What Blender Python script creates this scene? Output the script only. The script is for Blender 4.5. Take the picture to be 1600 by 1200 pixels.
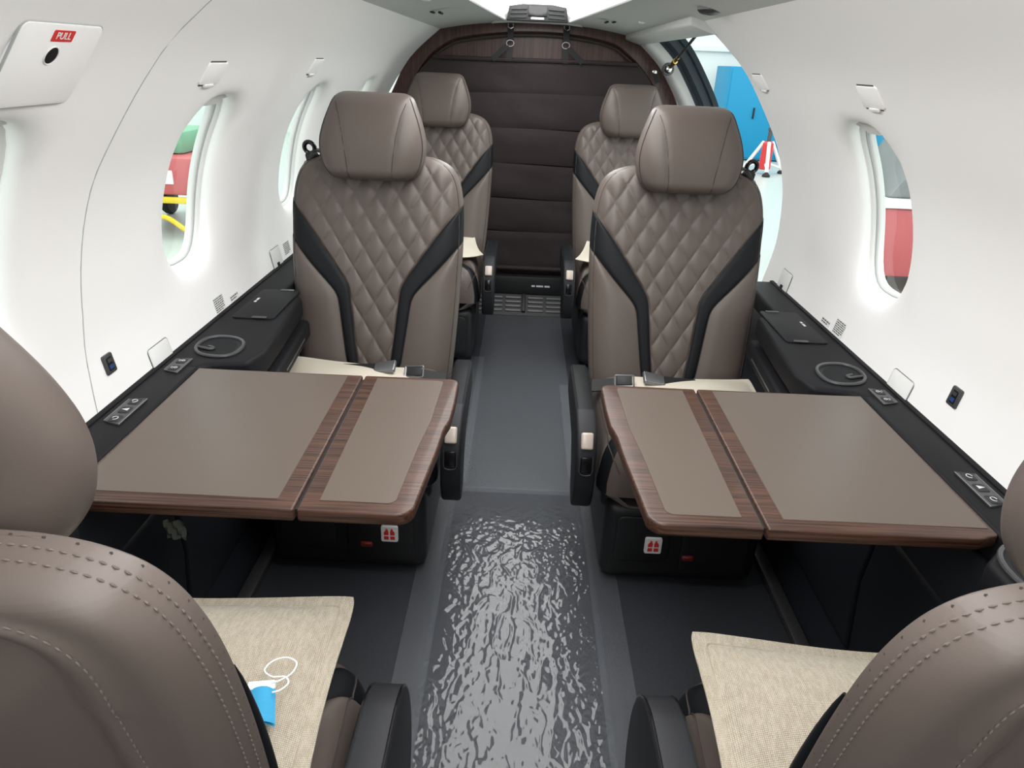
import bpy, bmesh, math, random
from mathutils import Vector, Matrix, noise

# ------------------------------------------------------------------ camera
scene = bpy.context.scene
for o in list(bpy.data.objects):
    bpy.data.objects.remove(o, do_unlink=True)
C = scene.collection
FPX, VPX, VPY, ROLL = 1100.0, 825.0, 95.0, math.radians(2.5)
CAM = Vector((-0.035, 0.0, 1.26))
_dx, _dy = VPX - 800, VPY - 600
_x = _dx * math.cos(ROLL) + _dy * math.sin(ROLL)
_y = -_dx * math.sin(ROLL) + _dy * math.cos(ROLL)
PITCH = math.atan2(-_y, FPX)
YAW = math.atan2(-_x, math.hypot(FPX, _y))


def ray(px, py):
    dx, dy = px - 800, py - 600
    x = dx * math.cos(ROLL) + dy * math.sin(ROLL)
    y = -dx * math.sin(ROLL) + dy * math.cos(ROLL)
    d = Vector((x, FPX, -y))
    d = Vector((d.x, d.y * math.cos(PITCH) + d.z * math.sin(PITCH), -d.y * math.sin(PITCH) + d.z * math.cos(PITCH)))
    return Vector((d.x * math.cos(YAW) + d.y * math.sin(YAW), -d.x * math.sin(YAW) + d.y * math.cos(YAW), d.z))


cam_d = bpy.data.cameras.new('camera')
cam_d.sensor_width = 36.0
cam_d.lens = 36.0 * FPX / 1600.0
cam_d.clip_start = 0.02
cam_o = bpy.data.objects.new('camera', cam_d)
C.objects.link(cam_o)
fw = ray(800, 600).normalized()
rt = (ray(801, 600) - ray(800, 600)).normalized()
up = rt.cross(fw)
cam_o.matrix_world = Matrix(((rt.x, up.x, -fw.x, CAM.x), (rt.y, up.y, -fw.y, CAM.y), (rt.z, up.z, -fw.z, CAM.z), (0, 0, 0, 1)))
scene.camera = cam_o

# ------------------------------------------------------------------ light
W = bpy.data.worlds.new('hangar_light')
scene.world = W
W.use_nodes = True
W.node_tree.nodes['Background'].inputs[0].default_value = (0.93, 1.0, 0.98, 1)
W.node_tree.nodes['Background'].inputs[1].default_value = 1.9
CEILING_LIGHT = 5.2
scene.view_settings.view_transform = 'Standard'
scene.view_settings.look = 'None'
scene.view_settings.gamma = 1.0
scene.view_settings.use_curve_mapping = False
scene.view_settings.exposure = 0.33

random.seed(7)
PI = math.pi


# ------------------------------------------------------------------ materials
def mat(name, col, rough=0.5, spec=0.5, metal=0.0, bump=None, var=None, coat=0.0, coat_rough=0.1, emit=None, sheen=0.0):
    m = bpy.data.materials.new(name)
    m.use_nodes = True
    nt = m.node_tree
    b = nt.nodes['Principled BSDF']
    b.inputs['Base Color'].default_value = (*col, 1)
    b.inputs['Roughness'].default_value = rough
    b.inputs['Specular IOR Level'].default_value = spec
    b.inputs['Metallic'].default_value = metal
    b.inputs['Coat Weight'].default_value = coat
    b.inputs['Coat Roughness'].default_value = coat_rough
    b.inputs['Sheen Weight'].default_value = sheen
    if emit:
        b.inputs['Emission Color'].default_value = (*emit[0], 1)
        b.inputs['Emission Strength'].default_value = emit[1]
    tc = nt.nodes.new('ShaderNodeTexCoord')
    if bump:
        n = nt.nodes.new('ShaderNodeTexNoise')
        n.inputs['Scale'].default_value = bump[0]
        n.inputs['Detail'].default_value = 3
        nt.links.new(tc.outputs['Object'], n.inputs['Vector'])
        bp = nt.nodes.new('ShaderNodeBump')
        bp.inputs['Strength'].default_value = bump[1]
        bp.inputs['Distance'].default_value = bump[2]
        nt.links.new(n.outputs['Fac'], bp.inputs['Height'])
        nt.links.new(bp.outputs['Normal'], b.inputs['Normal'])
    if var:
        n = nt.nodes.new('ShaderNodeTexNoise')
        n.inputs['Scale'].default_value = var[0]
        n.inputs['Detail'].default_value = 4
        nt.links.new(tc.outputs['Object'], n.inputs['Vector'])
        mx = nt.nodes.new('ShaderNodeMix')
        mx.data_type = 'RGBA'
        mx.inputs['A'].default_value = (*[c * (1 - var[1]) for c in col], 1)
        mx.inputs['B'].default_value = (*[c * (1 + var[1]) for c in col], 1)
        nt.links.new(n.outputs['Fac'], mx.inputs['Factor'])
        nt.links.new(mx.outputs['Result'], b.inputs['Base Color'])
    return m


def wood_mat(name, c1, c2, axis, rough=0.35, scale=1.0):
    m = mat(name, c1, rough, 0.4, coat=0.08)
    nt = m.node_tree
    b = nt.nodes['Principled BSDF']
    tc = nt.nodes.new('ShaderNodeTexCoord')
    mp = nt.nodes.new('ShaderNodeMapping')
    s = [260 * scale] * 3
    s[axis] = 5 * scale
    mp.inputs['Scale'].default_value = s
    nt.links.new(tc.outputs['Object'], mp.inputs['Vector'])
    n = nt.nodes.new('ShaderNodeTexNoise')
    n.inputs['Scale'].default_value = 1.0
    n.inputs['Detail'].default_value = 5
    n.inputs['Roughness'].default_value = 0.65
    nt.links.new(mp.outputs['Vector'], n.inputs['Vector'])
    r = nt.nodes.new('ShaderNodeValToRGB')
    r.color_ramp.elements[0].position = 0.36
    r.color_ramp.elements[0].color = (*c2, 1)
    r.color_ramp.elements[1].position = 0.62
    r.color_ramp.elements[1].color = (*c1, 1)
    nt.links.new(n.outputs['Fac'], r.inputs['Fac'])
    nt.links.new(r.outputs['Color'], b.inputs['Base Color'])
    return m


def linen_mat():
    m = mat('linen', (0.60, 0.53, 0.42), 0.9, 0.2, sheen=0.2)
    nt = m.node_tree
    b = nt.nodes['Principled BSDF']
    tc = nt.nodes.new('ShaderNodeTexCoord')
    outs = []
    for a, s in ((0, 900.0), (1, 760.0)):
        w = nt.nodes.new('ShaderNodeTexWave')
        w.bands_direction = 'X' if a == 0 else 'Y'
        w.inputs['Scale'].default_value = s / 6.28
        w.inputs['Distortion'].default_value = 2.2
        w.inputs['Detail'].default_value = 2
        w.inputs['Detail Scale'].default_value = 3
        nt.links.new(tc.outputs['Object'], w.inputs['Vector'])
        outs.append(w)
    mu = nt.nodes.new('ShaderNodeMath')
    mu.operation = 'MULTIPLY'
    nt.links.new(outs[0].outputs['Fac'], mu.inputs[0])
    nt.links.new(outs[1].outputs['Fac'], mu.inputs[1])
    n = nt.nodes.new('ShaderNodeTexNoise')
    n.inputs['Scale'].default_value = 60
    n.inputs['Detail'].default_value = 6
    mp = nt.nodes.new('ShaderNodeMapping')
    mp.inputs['Scale'].default_value = (4, 1, 1)
    nt.links.new(tc.outputs['Object'], mp.inputs['Vector'])
    nt.links.new(mp.outputs['Vector'], n.inputs['Vector'])
    ad = nt.nodes.new('ShaderNodeMath')
    ad.operation = 'MULTIPLY_ADD'
    ad.inputs[1].default_value = 0.7
    nt.links.new(n.outputs['Fac'], ad.inputs[0])
    nt.links.new(mu.outputs[0], ad.inputs[2])
    r = nt.nodes.new('ShaderNodeValToRGB')
    r.color_ramp.elements[0].position = 0.3
    r.color_ramp.elements[0].color = (0.30, 0.255, 0.19, 1)
    r.color_ramp.elements[1].position = 0.85
    r.color_ramp.elements[1].color = (0.56, 0.50, 0.41, 1)
    nt.links.new(ad.outputs[0], r.inputs['Fac'])
    nt.links.new(r.outputs['Color'], b.inputs['Base Color'])
    bp = nt.nodes.new('ShaderNodeBump')
    bp.inputs['Strength'].default_value = 0.6
    bp.inputs['Distance'].default_value = 0.002
    nt.links.new(ad.outputs[0], bp.inputs['Height'])
    nt.links.new(bp.outputs['Normal'], b.inputs['Normal'])
    return m


def glass_mat(name, tint, fac=0.07):
    m = bpy.data.materials.new(name)
    m.use_nodes = True
    nt = m.node_tree
    nt.nodes.clear()
    out = nt.nodes.new('ShaderNodeOutputMaterial')
    t = nt.nodes.new('ShaderNodeBsdfTransparent')
    t.inputs[0].default_value = (*tint, 1)
    g = nt.nodes.new('ShaderNodeBsdfGlossy')
    g.inputs['Roughness'].default_value = 0.02
    mx = nt.nodes.new('ShaderNodeMixShader')
    mx.inputs[0].default_value = fac
    nt.links.new(t.outputs[0], mx.inputs[1])
    nt.links.new(g.outputs[0], mx.inputs[2])
    nt.links.new(mx.outputs[0], out.inputs[0])
    return m


def film_mat(name, trans, tint, rough):
    # clear plastic sheet: lets the floor show through, mirrors what is above it by fresnel
    m = bpy.data.materials.new(name)
    m.use_nodes = True
    nt = m.node_tree
    nt.nodes.clear()
    out = nt.nodes.new('ShaderNodeOutputMaterial')
    t = nt.nodes.new('ShaderNodeBsdfTransparent')
    t.inputs[0].default_value = (*tint, 1)
    d = nt.nodes.new('ShaderNodeBsdfDiffuse')
    d.inputs[0].default_value = (0.5, 0.53, 0.57, 1)
    m1 = nt.nodes.new('ShaderNodeMixShader')
    m1.inputs[0].default_value = 1 - trans
    nt.links.new(t.outputs[0], m1.inputs[1])
    nt.links.new(d.outputs[0], m1.inputs[2])
    g = nt.nodes.new('ShaderNodeBsdfGlossy')
    g.inputs['Roughness'].default_value = rough
    fr = nt.nodes.new('ShaderNodeFresnel')
    fr.inputs['IOR'].default_value = 1.47
    m2 = nt.nodes.new('ShaderNodeMixShader')
    nt.links.new(fr.outputs[0], m2.inputs[0])
    nt.links.new(m1.outputs[0], m2.inputs[1])
    nt.links.new(g.outputs[0], m2.inputs[2])
    nt.links.new(m2.outputs[0], out.inputs[0])
    return m


M = {
    'wall': mat('wall_white', (0.90, 0.89, 0.885), 0.55, 0.3, bump=(900, 0.03, 0.0004)),
    'trim_white': mat('trim_white', (0.78, 0.78, 0.77), 0.4, 0.5),
    'ceil': mat('ceiling_panel', (0.60, 0.615, 0.60), 0.55, 0.4),
    'leather': mat('taupe_leather', (0.104, 0.083, 0.073), 0.42, 0.38, bump=(420, 0.12, 0.0006), var=(3, 0.06)),
    'piping': mat('dark_piping', (0.045, 0.036, 0.032), 0.5, 0.4),
    'thread': mat('taupe_thread', (0.125, 0.102, 0.090), 0.7, 0.3),
    'black_leather': mat('black_leather', (0.0065, 0.0072, 0.009), 0.55, 0.22, bump=(420, 0.1, 0.0005)),
    'arm': mat('armrest_charcoal', (0.012, 0.0125, 0.015), 0.55, 0.3, bump=(300, 0.08, 0.0004)),
    'console': mat('console_charcoal', (0.0068, 0.0067, 0.0085), 0.6, 0.2, bump=(700, 0.12, 0.0004)),
    'lid': mat('console_lid', (0.0085, 0.0085, 0.0105), 0.55, 0.2),
    'dark': mat('dark_plastic', (0.010, 0.0105, 0.012), 0.5, 0.4),
    'dark_panel': mat('dark_lower_panel', (0.014, 0.016, 0.021), 0.42, 0.5),
    'grey_metal': mat('grey_metal', (0.22, 0.22, 0.23), 0.35, 0.5, metal=0.8),
    'gunmetal': mat('gunmetal', (0.09, 0.09, 0.095), 0.4, 0.5, metal=0.6),
    'chrome': mat('chrome', (0.7, 0.7, 0.7), 0.18, 0.5, metal=1.0),
    'brass': mat('brass', (0.62, 0.48, 0.18), 0.3, 0.5, metal=1.0),
    'beige': mat('beige_lever', (0.50, 0.42, 0.36), 0.35, 0.5, coat=0.3),
    'floor': mat('floor_vinyl', (0.031, 0.033, 0.040), 0.5, 0.35, bump=(90, 0.2, 0.002), var=(6, 0.18)),
    'inlay': mat('table_leather', (0.105, 0.081, 0.066), 0.38, 0.35, bump=(1500, 0.05, 0.0003)),
    'table_wood': wood_mat('table_wood', (0.090, 0.039, 0.024), (0.015, 0.007, 0.0045), 0, 0.45),
    'bulk_wood': wood_mat('bulkhead_wood', (0.098, 0.050, 0.043), (0.044, 0.022, 0.019), 2, 0.45, 0.5),
    'curtain': mat('brown_quilt', (0.033, 0.024, 0.0255), 0.75, 0.25, bump=(14, 0.3, 0.01), var=(4, 0.15)),
    'strap': mat('black_strap', (0.012, 0.012, 0.013), 0.6, 0.3),
    'linen': linen_mat(),
    'hem': mat('hem_thread', (0.33, 0.29, 0.22), 0.8, 0.2),
    'cream': mat('cream_cotton', (0.60, 0.55, 0.46), 0.85, 0.2, bump=(700, 0.3, 0.001)),
    'glass': glass_mat('window_glass', (0.93, 0.98, 0.96)),
    'film': film_mat('clear_film', 0.93, (0.97, 0.98, 1.0), 0.06),
    'tape': film_mat('clear_tape', 0.90, (0.97, 0.98, 1.0), 0.25),
    'light': mat('ceiling_light', (1, 1, 1), 0.5, emit=((1.0, 0.995, 0.98), CEILING_LIGHT)),
    'seal': mat('door_seal', (0.036, 0.050, 0.064), 0.5, 0.4, bump=(200, 0.2, 0.001)),
    'gasket': mat('grey_gasket', (0.38, 0.40, 0.40), 0.5, 0.4),
    'cart_red': mat('glare_paled_red', (0.50, 0.10, 0.11), 0.45, 0.5),  # red paled, window glare is mixed into the colour
    'red': mat('red_paint', (0.62, 0.03, 0.035), 0.4, 0.5),
    'sign_red': mat('sign_red', (0.66, 0.035, 0.03), 0.5, 0.4),
    'white': mat('white_paint', (0.82, 0.83, 0.82), 0.45, 0.5),
    'black': mat('black_gloss', (0.006, 0.006, 0.007), 0.2, 0.5),
    'text': mat('dark_print', (0.09, 0.09, 0.09), 0.7, 0.2),
    'light_print': mat('light_print', (0.62, 0.63, 0.66), 0.6, 0.2),
    'blue': mat('blue_panel', (0.003, 0.235, 0.44), 0.5, 0.4),
    'mask_blue': mat('mask_blue', (0.045, 0.30, 0.52), 0.75, 0.2, bump=(500, 0.3, 0.001)),
    'mask_white': mat('mask_white', (0.85, 0.86, 0.86), 0.75, 0.2),
    'usb_blue': mat('usb_blue', (0.012, 0.05, 0.18), 0.4, 0.4),
    'hangar_floor': mat('hangar_floor_paint', (0.47, 0.52, 0.49), 0.35, 0.5, var=(0.4, 0.05)),
    'hangar_wall': mat('hangar_wall_white', (0.66, 0.70, 0.69), 0.6, 0.3),
    'yellow': mat('yellow_paint', (0.75, 0.55, 0.03), 0.5, 0.4),
    'green': mat('green_paint', (0.16, 0.38, 0.24), 0.5, 0.4),
    'rubber': mat('rubber', (0.02, 0.02, 0.02), 0.7, 0.3),
    'pink': mat('pink_strap', (0.80, 0.16, 0.28), 0.6, 0.3),
}


# ------------------------------------------------------------------ mesh helpers
class MB:
    def __init__(s):
        s.v, s.f = [], []

    def grid(s, pts, closed_u=False, flip=False):
        """pts: rows of points; quads between"""
        base = len(s.v)
        nr, nc = len(pts), len(pts[0])
        for r in pts:
            s.v.extend([tuple(p) for p in r])
        for i in range(nr - 1):
            for j in range(nc if closed_u else nc - 1):
                a, b = base + i * nc + j, base + i * nc + (j + 1) % nc
                c, d = b + nc, a + nc
                s.f.append((a, d, c, b) if flip else (a, b, c, d))

    def add(s, verts, faces):
        b = len(s.v)
        s.v.extend([tuple(p) for p in verts])
        s.f.extend([tuple(i + b for i in f) for f in faces])

    def box(s, lo, hi, bev=0.0, seg=2, mtx=None):
        bm = bmesh.new()
        bmesh.ops.create_cube(bm, size=1.0)
        for v in bm.verts:
            v.co = Vector([(lo[i] + hi[i]) / 2 + v.co[i] * (hi[i] - lo[i]) for i in range(3)])
        s._bm(bm, bev, seg, mtx)

    def prism(s, poly, axis, a, b, bev=0.0, seg=2, mtx=None):
        """closed 2D polygon extruded along axis (0,1,2) from a to b; poly coords are the two other axes in order"""
        bm = bmesh.new()

        def mk(p, t):
            q = list(p)
            q.insert(axis, t)
            return Vector(q)
        v0 = [bm.verts.new(mk(p, a)) for p in poly]
        v1 = [bm.verts.new(mk(p, b)) for p in poly]
        bm.faces.new(v0)
        bm.faces.new(list(reversed(v1)))
        n = len(poly)
        for i in range(n):
            bm.faces.new((v0[i], v1[i], v1[(i + 1) % n], v0[(i + 1) % n]))
        bmesh.ops.recalc_face_normals(bm, faces=bm.faces[:])
        s._bm(bm, bev, seg, mtx, flat_only=True)

    def _bm(s, bm, bev, seg, mtx, flat_only=False):
        if bev > 0:
            if flat_only:
                ed = [e for e in bm.edges if len(e.link_faces) == 2 and e.calc_face_angle(0) > 0.6]
            else:
                ed = bm.edges[:]
            bmesh.ops.bevel(bm, geom=ed, offset=bev, segments=seg, profile=0.5, affect='EDGES', clamp_overlap=True)
        if mtx is not None:
            bm.transform(mtx)
        bm.verts.index_update()
        s.add([v.co.copy() for v in bm.verts], [[v.index for v in f.verts] for f in bm.faces])
        bm.free()

    def tube(s, pts, r, n=8, closed=False, caps=True):
        pts = [Vector(p) for p in pts]
        rows = []
        prev = None
        N = len(pts)
        for i, p in enumerate(pts):
            if closed:
                t = pts[(i + 1) % N] - pts[i - 1]
            else:
                t = pts[min(i + 1, N - 1)] - pts[max(i - 1, 0)]
            t.normalize()
            if prev is None:
                a = Vector((0, 0, 1)) if abs(t.z) < 0.9 else Vector((1, 0, 0))
            else:
                a = prev
            u = (a - t * a.dot(t)).normalized()
            w = t.cross(u)
            prev = u
            rr = r[i] if isinstance(r, (list, tuple)) else r
            rows.append([p + (u * math.cos(2 * PI * k / n) + w * math.sin(2 * PI * k / n)) * rr for k in range(n)])
        if closed:
            rows.append(rows[0])
        b = len(s.v)
        s.grid(rows, closed_u=True, flip=True)
        if caps and not closed:
            s.f.append(tuple(range(b, b + n)))
            s.f.append(tuple(reversed(range(b + (N - 1) * n, b + N * n))))

    def lathe(s, prof, n=24, mtx=None):
        rows = []
        for r, z in prof:
            row = [Vector((r * math.cos(2 * PI * k / n), r * math.sin(2 * PI * k / n), z)) for k in range(n)]
            if mtx is not None:
                row = [mtx @ p for p in row]
            rows.append(row)
        b = len(s.v)
        s.grid(rows, closed_u=True)
        s.f.append(tuple(reversed(range(b, b + n))))
        s.f.append(tuple(range(b + (len(prof) - 1) * n, b + len(prof) * n)))

    def build(s, name, material, parent=None, smooth=38, weld=True):
        me = bpy.data.meshes.new(name)
        bm = bmesh.new()
        vs = [bm.verts.new(v) for v in s.v]
        for f in s.f:
            q = [vs[i] for i in f]
            try:
                bm.faces.new(q)
            except ValueError:
                pass
        if weld:
            bmesh.ops.remove_doubles(bm, verts=bm.verts[:], dist=2e-5)
            bmesh.ops.dissolve_degenerate(bm, edges=bm.edges[:], dist=1e-6)
        bm.to_mesh(me)
        bm.free()
        me.materials.append(M[material] if isinstance(material, str) else material)
        if smooth:
            me.shade_smooth()
            me.set_sharp_from_angle(angle=math.radians(smooth))
        o = bpy.data.objects.new(name, me)
        C.objects.link(o)
        if parent is not None:
            o.parent = parent
        return o


def tag(o, label=None, cat=None, group=None, kind=None):
    if label:
        o['label'] = label
    if cat:
        o['category'] = cat
    if group:
        o['group'] = group
    if kind:
        o['kind'] = kind
    return o


def empty(name, loc=(0, 0, 0), rz=0.0, **k):
    o = bpy.data.objects.new(name, None)
    o.empty_display_size = 0.1
    C.objects.link(o)
    o.location = loc
    o.rotation_euler = (0, 0, rz)
    return tag(o, **k)


def copy_tree(o, parent=None):
    c = o.copy()
    C.objects.link(c)
    c.parent = parent
    for ch in list(o.children):
        copy_tree(ch, c)
    return c


def smooth01(t):
    t = max(0.0, min(1.0, t))
    return t * t * (3 - 2 * t)


def cr(pts, n=10):
    """Catmull-Rom through points (tuples of any dimension)"""
    P = [Vector(p) if len(p) == 3 else Vector((p[0], p[1], 0)) for p in pts]
    dim = len(pts[0])
    Q = [2 * P[0] - P[1]] + P + [2 * P[-1] - P[-2]]
    out = []
    for i in range(1, len(Q) - 2):
        a, b, c, d = Q[i - 1:i + 3]
        for k in range(n):
            t = k / n
            out.append(0.5 * (2 * b + (c - a) * t + (2 * a - 5 * b + 4 * c - d) * t * t + (3 * b - a - 3 * c + d) * t ** 3))
    out.append(P[-1])
    return [tuple(p)[:dim] for p in out]


def interp(tab, x):
    """piecewise linear table [(x,y)...] ascending x"""
    if x <= tab[0][0]:
        return tab[0][1]
    for i in range(len(tab) - 1):
        if x <= tab[i + 1][0]:
            t = (x - tab[i][0]) / (tab[i + 1][0] - tab[i][0])
            return tab[i][1] + (tab[i + 1][1] - tab[i][1]) * t
    return tab[-1][1]


def rrect(x0, x1, y0, y1, r, n=5):
    out = []
    for cx, cy, a in ((x1 - r, y1 - r, 0), (x0 + r, y1 - r, 90), (x0 + r, y0 + r, 180), (x1 - r, y0 + r, 270)):
        for k in range(n + 1):
            t = math.radians(a + 90 * k / n)
            out.append((cx + r * math.cos(t), cy + r * math.sin(t)))
    return out


FONT = None


def text_obj(name, body, size, material, mtx, parent=None, extrude=0.0004, align='CENTER'):
    cu = bpy.data.curves.new(name, 'FONT')
    cu.body = body
    cu.size = size
    cu.extrude = extrude
    cu.align_x = align
    cu.align_y = 'CENTER'
    t = bpy.data.objects.new(name + '_tmp', cu)
    C.objects.link(t)
    dg = bpy.context.evaluated_depsgraph_get()
    me = bpy.data.meshes.new_from_object(t.evaluated_get(dg))
    bpy.data.objects.remove(t, do_unlink=True)
    me.transform(mtx)
    me.materials.clear()
    me.materials.append(M[material])
    o = bpy.data.objects.new(name, me)
    C.objects.link(o)
    if parent is not None:
        o.parent = parent
    return o


def print_rows(name, n, w, lh, material, mtx, parent, seed=1):
    # print too small to read in the photograph: rows of word-like strokes
    rnd = random.Random(seed)
    mb = MB()
    for k in range(n):
        y = (n / 2 - k - 0.5) * lh
        x = -w / 2
        end = w / 2 * (1.0 if k < n - 1 or n == 1 else 0.5)
        while x < end - lh * 0.5:
            ww = min(rnd.uniform(0.8, 2.4) * lh, end - x)
            v = [mtx @ Vector(p) for p in ((x, y - lh * 0.27, 0), (x + ww, y - lh * 0.27, 0), (x + ww, y + lh * 0.27, 0), (x, y + lh * 0.27, 0))]
            mb.add(v, [(0, 1, 2, 3)])
            x += ww + lh * 0.38
    o = mb.build(name, material, parent, smooth=0)
    o['kind'] = 'stuff'
    return o


# ------------------------------------------------------------------ cabin cross section
PROF = cr([(0.775, 0.56), (0.80, 0.68), (0.81, 0.77), (0.80, 0.90), (0.77, 1.01), (0.724, 1.10), (0.628, 1.242), (0.56, 1.31), (0.47, 1.385)], 12)
_L = [0.0]
for i in range(len(PROF) - 1):
    _L.append(_L[-1] + math.dist(PROF[i], PROF[i + 1]))
SMAX = _L[-1]


def prof_at(s):
    s = max(0.0, min(SMAX, s))
    for i in range(len(PROF) - 1):
        if s <= _L[i + 1]:
            t = (s - _L[i]) / (_L[i + 1] - _L[i])
            return (PROF[i][0] + (PROF[i + 1][0] - PROF[i][0]) * t, PROF[i][1] + (PROF[i + 1][1] - PROF[i][1]) * t)
    return PROF[-1]


def s_of_z(z):
    for i in range(len(PROF) - 1):
        if PROF[i][1] <= z <= PROF[i + 1][1]:
            return _L[i] + (_L[i + 1] - _L[i]) * (z - PROF[i][1]) / (PROF[i + 1][1] - PROF[i][1])
    return SMAX


def prof_n(s):
    a, b = prof_at(s - 0.01), prof_at(s + 0.01)
    dx, dz = b[0] - a[0], b[1] - a[1]
    l = math.hypot(dx, dz)
    return (dz / l, -dx / l)     # outward


def wall_pt(side, y, s, out=0.0):
    x, z = prof_at(s)
    n = prof_n(s)
    return Vector((side * (x + n[0] * out), y, z + n[1] * out))


def wall_frame(side, y, s, out=0.0):
    """matrix whose local x runs along the wall as the viewer reads it, y goes up the wall, z points into the cabin"""
    p = wall_pt(side, y, s, out)
    n = prof_n(s)
    zi = Vector((-side * n[0], 0, -n[1]))
    xi = Vector((0, -side * -1.0, 0)) if side < 0 else Vector((0, -1, 0))
    if side < 0:
        xi = Vector((0, 1, 0))
    yi = zi.cross(xi)
    return Matrix(((xi.x, yi.x, zi.x, p.x), (xi.y, yi.y, zi.y, p.y), (xi.z, yi.z, zi.z, p.z), (0, 0, 0, 1)))


Y0, YB = -0.75, 3.84
WIN_Z = (0.775, 1.155)
WS0, WS1 = s_of_z(WIN_Z[0]), s_of_z(WIN_Z[1])
WSC, WSH, WYH = (WS0 + WS1) / 2, (WS1 - WS0) / 2, 0.122
PS0, PS1, PYH = WSC - 0.285, min(WSC + 0.27, SMAX - 0.05), 0.235
DOOR_Y = (2.32, 3.60)


def se(a, hx, hy, p):
    ca, sa = math.cos(a), math.sin(a)
    r = (abs(ca / hx) ** p + abs(sa / hy) ** p) ** (-1 / p)
    return r * ca, r * sa


def make_wall(side, wins, y_from, y_to, name, edge_fn=None):
    mb = MB()
    NS, NY = 16, 12
    ss_mid = [PS0 + (PS1 - PS0) * k / NS for k in range(NS + 1)]
    ss_low = [PS0 * k / 6 for k in range(7)]
    ss_top = [PS1 + (SMAX - PS1) * k / 5 for k in range(6)]

    def patch(ys, ss):
        pts = [[wall_pt(side, y, s) for y in ys] for s in ss]
        mb.grid(pts, flip=(side > 0))
    yc = y_from
    segs = []
    for w in wins:
        if w - PYH > yc + 1e-6:
            segs.append((yc, w - PYH, None))
        segs.append((w - PYH, w + PYH, w))
        yc = w + PYH
    segs.append((yc, y_to, None))
    for a, b, w in segs:
        n = NY if w is not None else max(2, int((b - a) / 0.04))
        ys = [a + (b - a) * k / n for k in range(n + 1)]
        patch(ys, ss_low)
        patch(ys, ss_top)
        if w is None:
            patch(ys, ss_mid)
            continue
        # boundary loop of the rectangle, counter-clockwise in (y,s)
        loop = [(y, PS0) for y in ys[:-1]] + [(b, s) for s in ss_mid[:-1]] + [(y, PS1) for y in reversed(ys[1:])] + [(a, s) for s in reversed(ss_mid[1:])]
        rows = []
        # matched hole loop by angle
        angs = []
        for (y, s) in loop:
            angs.append(math.atan2((s - WSC) / PYH * 0.8, (y - w) / PYH))
        R = [0.0, 0.25, 0.45, 0.6, 0.72, 0.82, 0.9, 0.96, 1.0]
        for t in R:
            row = []
            for (y, s), an in zip(loop, angs):
                hy, hs = se(an, WYH, WSH, 3.2)
                yy = y + (w + hy - y) * t
                s2 = s + (WSC + hs - s) * t
                dep = 0.028 * (1 - math.sqrt(max(0.0, 1 - max(0.0, (t - 0.25) / 0.75) ** 2.6)))
                row.append(wall_pt(side, yy, s2, dep))
            rows.append(row)
        # reveal going straight outward
        for dep in (0.032, 0.036, 0.040):
            row = []
            for (y, s), an in zip(loop, angs):
                hy, hs = se(an, WYH, WSH, 3.2)
                row.append(wall_pt(side, w + hy, WSC + hs, dep))
            rows.append(row)
        mb.grid(rows, closed_u=True, flip=(side > 0))
    if edge_fn:
        edge_fn(mb)
    o = mb.build(name, 'wall', smooth=50)
    tag(o, kind='structure')
    return o


WIN_L = [0.90, 1.645, 2.43, 3.22]
WIN_R = [0.87, 1.645]
wall_left = make_wall(-1, WIN_L, Y0, YB, 'wall_left')
tag(wall_left, label='white curved cabin sidewall with four oval windows on the left')


def door_edge(mb):
    # rounded return at the door opening
    rows = []
    ss = [SMAX * k / 40 for k in range(41)]
    for k in range(7):
        a = PI / 2 * k / 6
        rows.append([wall_pt(1, DOOR_Y[0] + 0.02 * math.sin(a), s, 0.02 * (1 - math.cos(a))) for s in ss])
    rows.append([wall_pt(1, DOOR_Y[0] + 0.02, s, 0.10) for s in ss])
    mb.grid([list(r) for r in zip(*rows)], flip=True)


wall_right = make_wall(1, WIN_R, Y0, DOOR_Y[0], 'wall_right', door_edge)
tag(wall_right, label='white curved cabin sidewall ahead of the open cargo door on the right')
# short sidewall behind the door opening
mb = MB()
mb.grid([[wall_pt(1, y, SMAX * k / 30) for y in (DOOR_Y[1] + 0.14, YB)] for k in range(31)], flip=True)
mb.build('sidewall_return', 'wall', wall_right)


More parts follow.
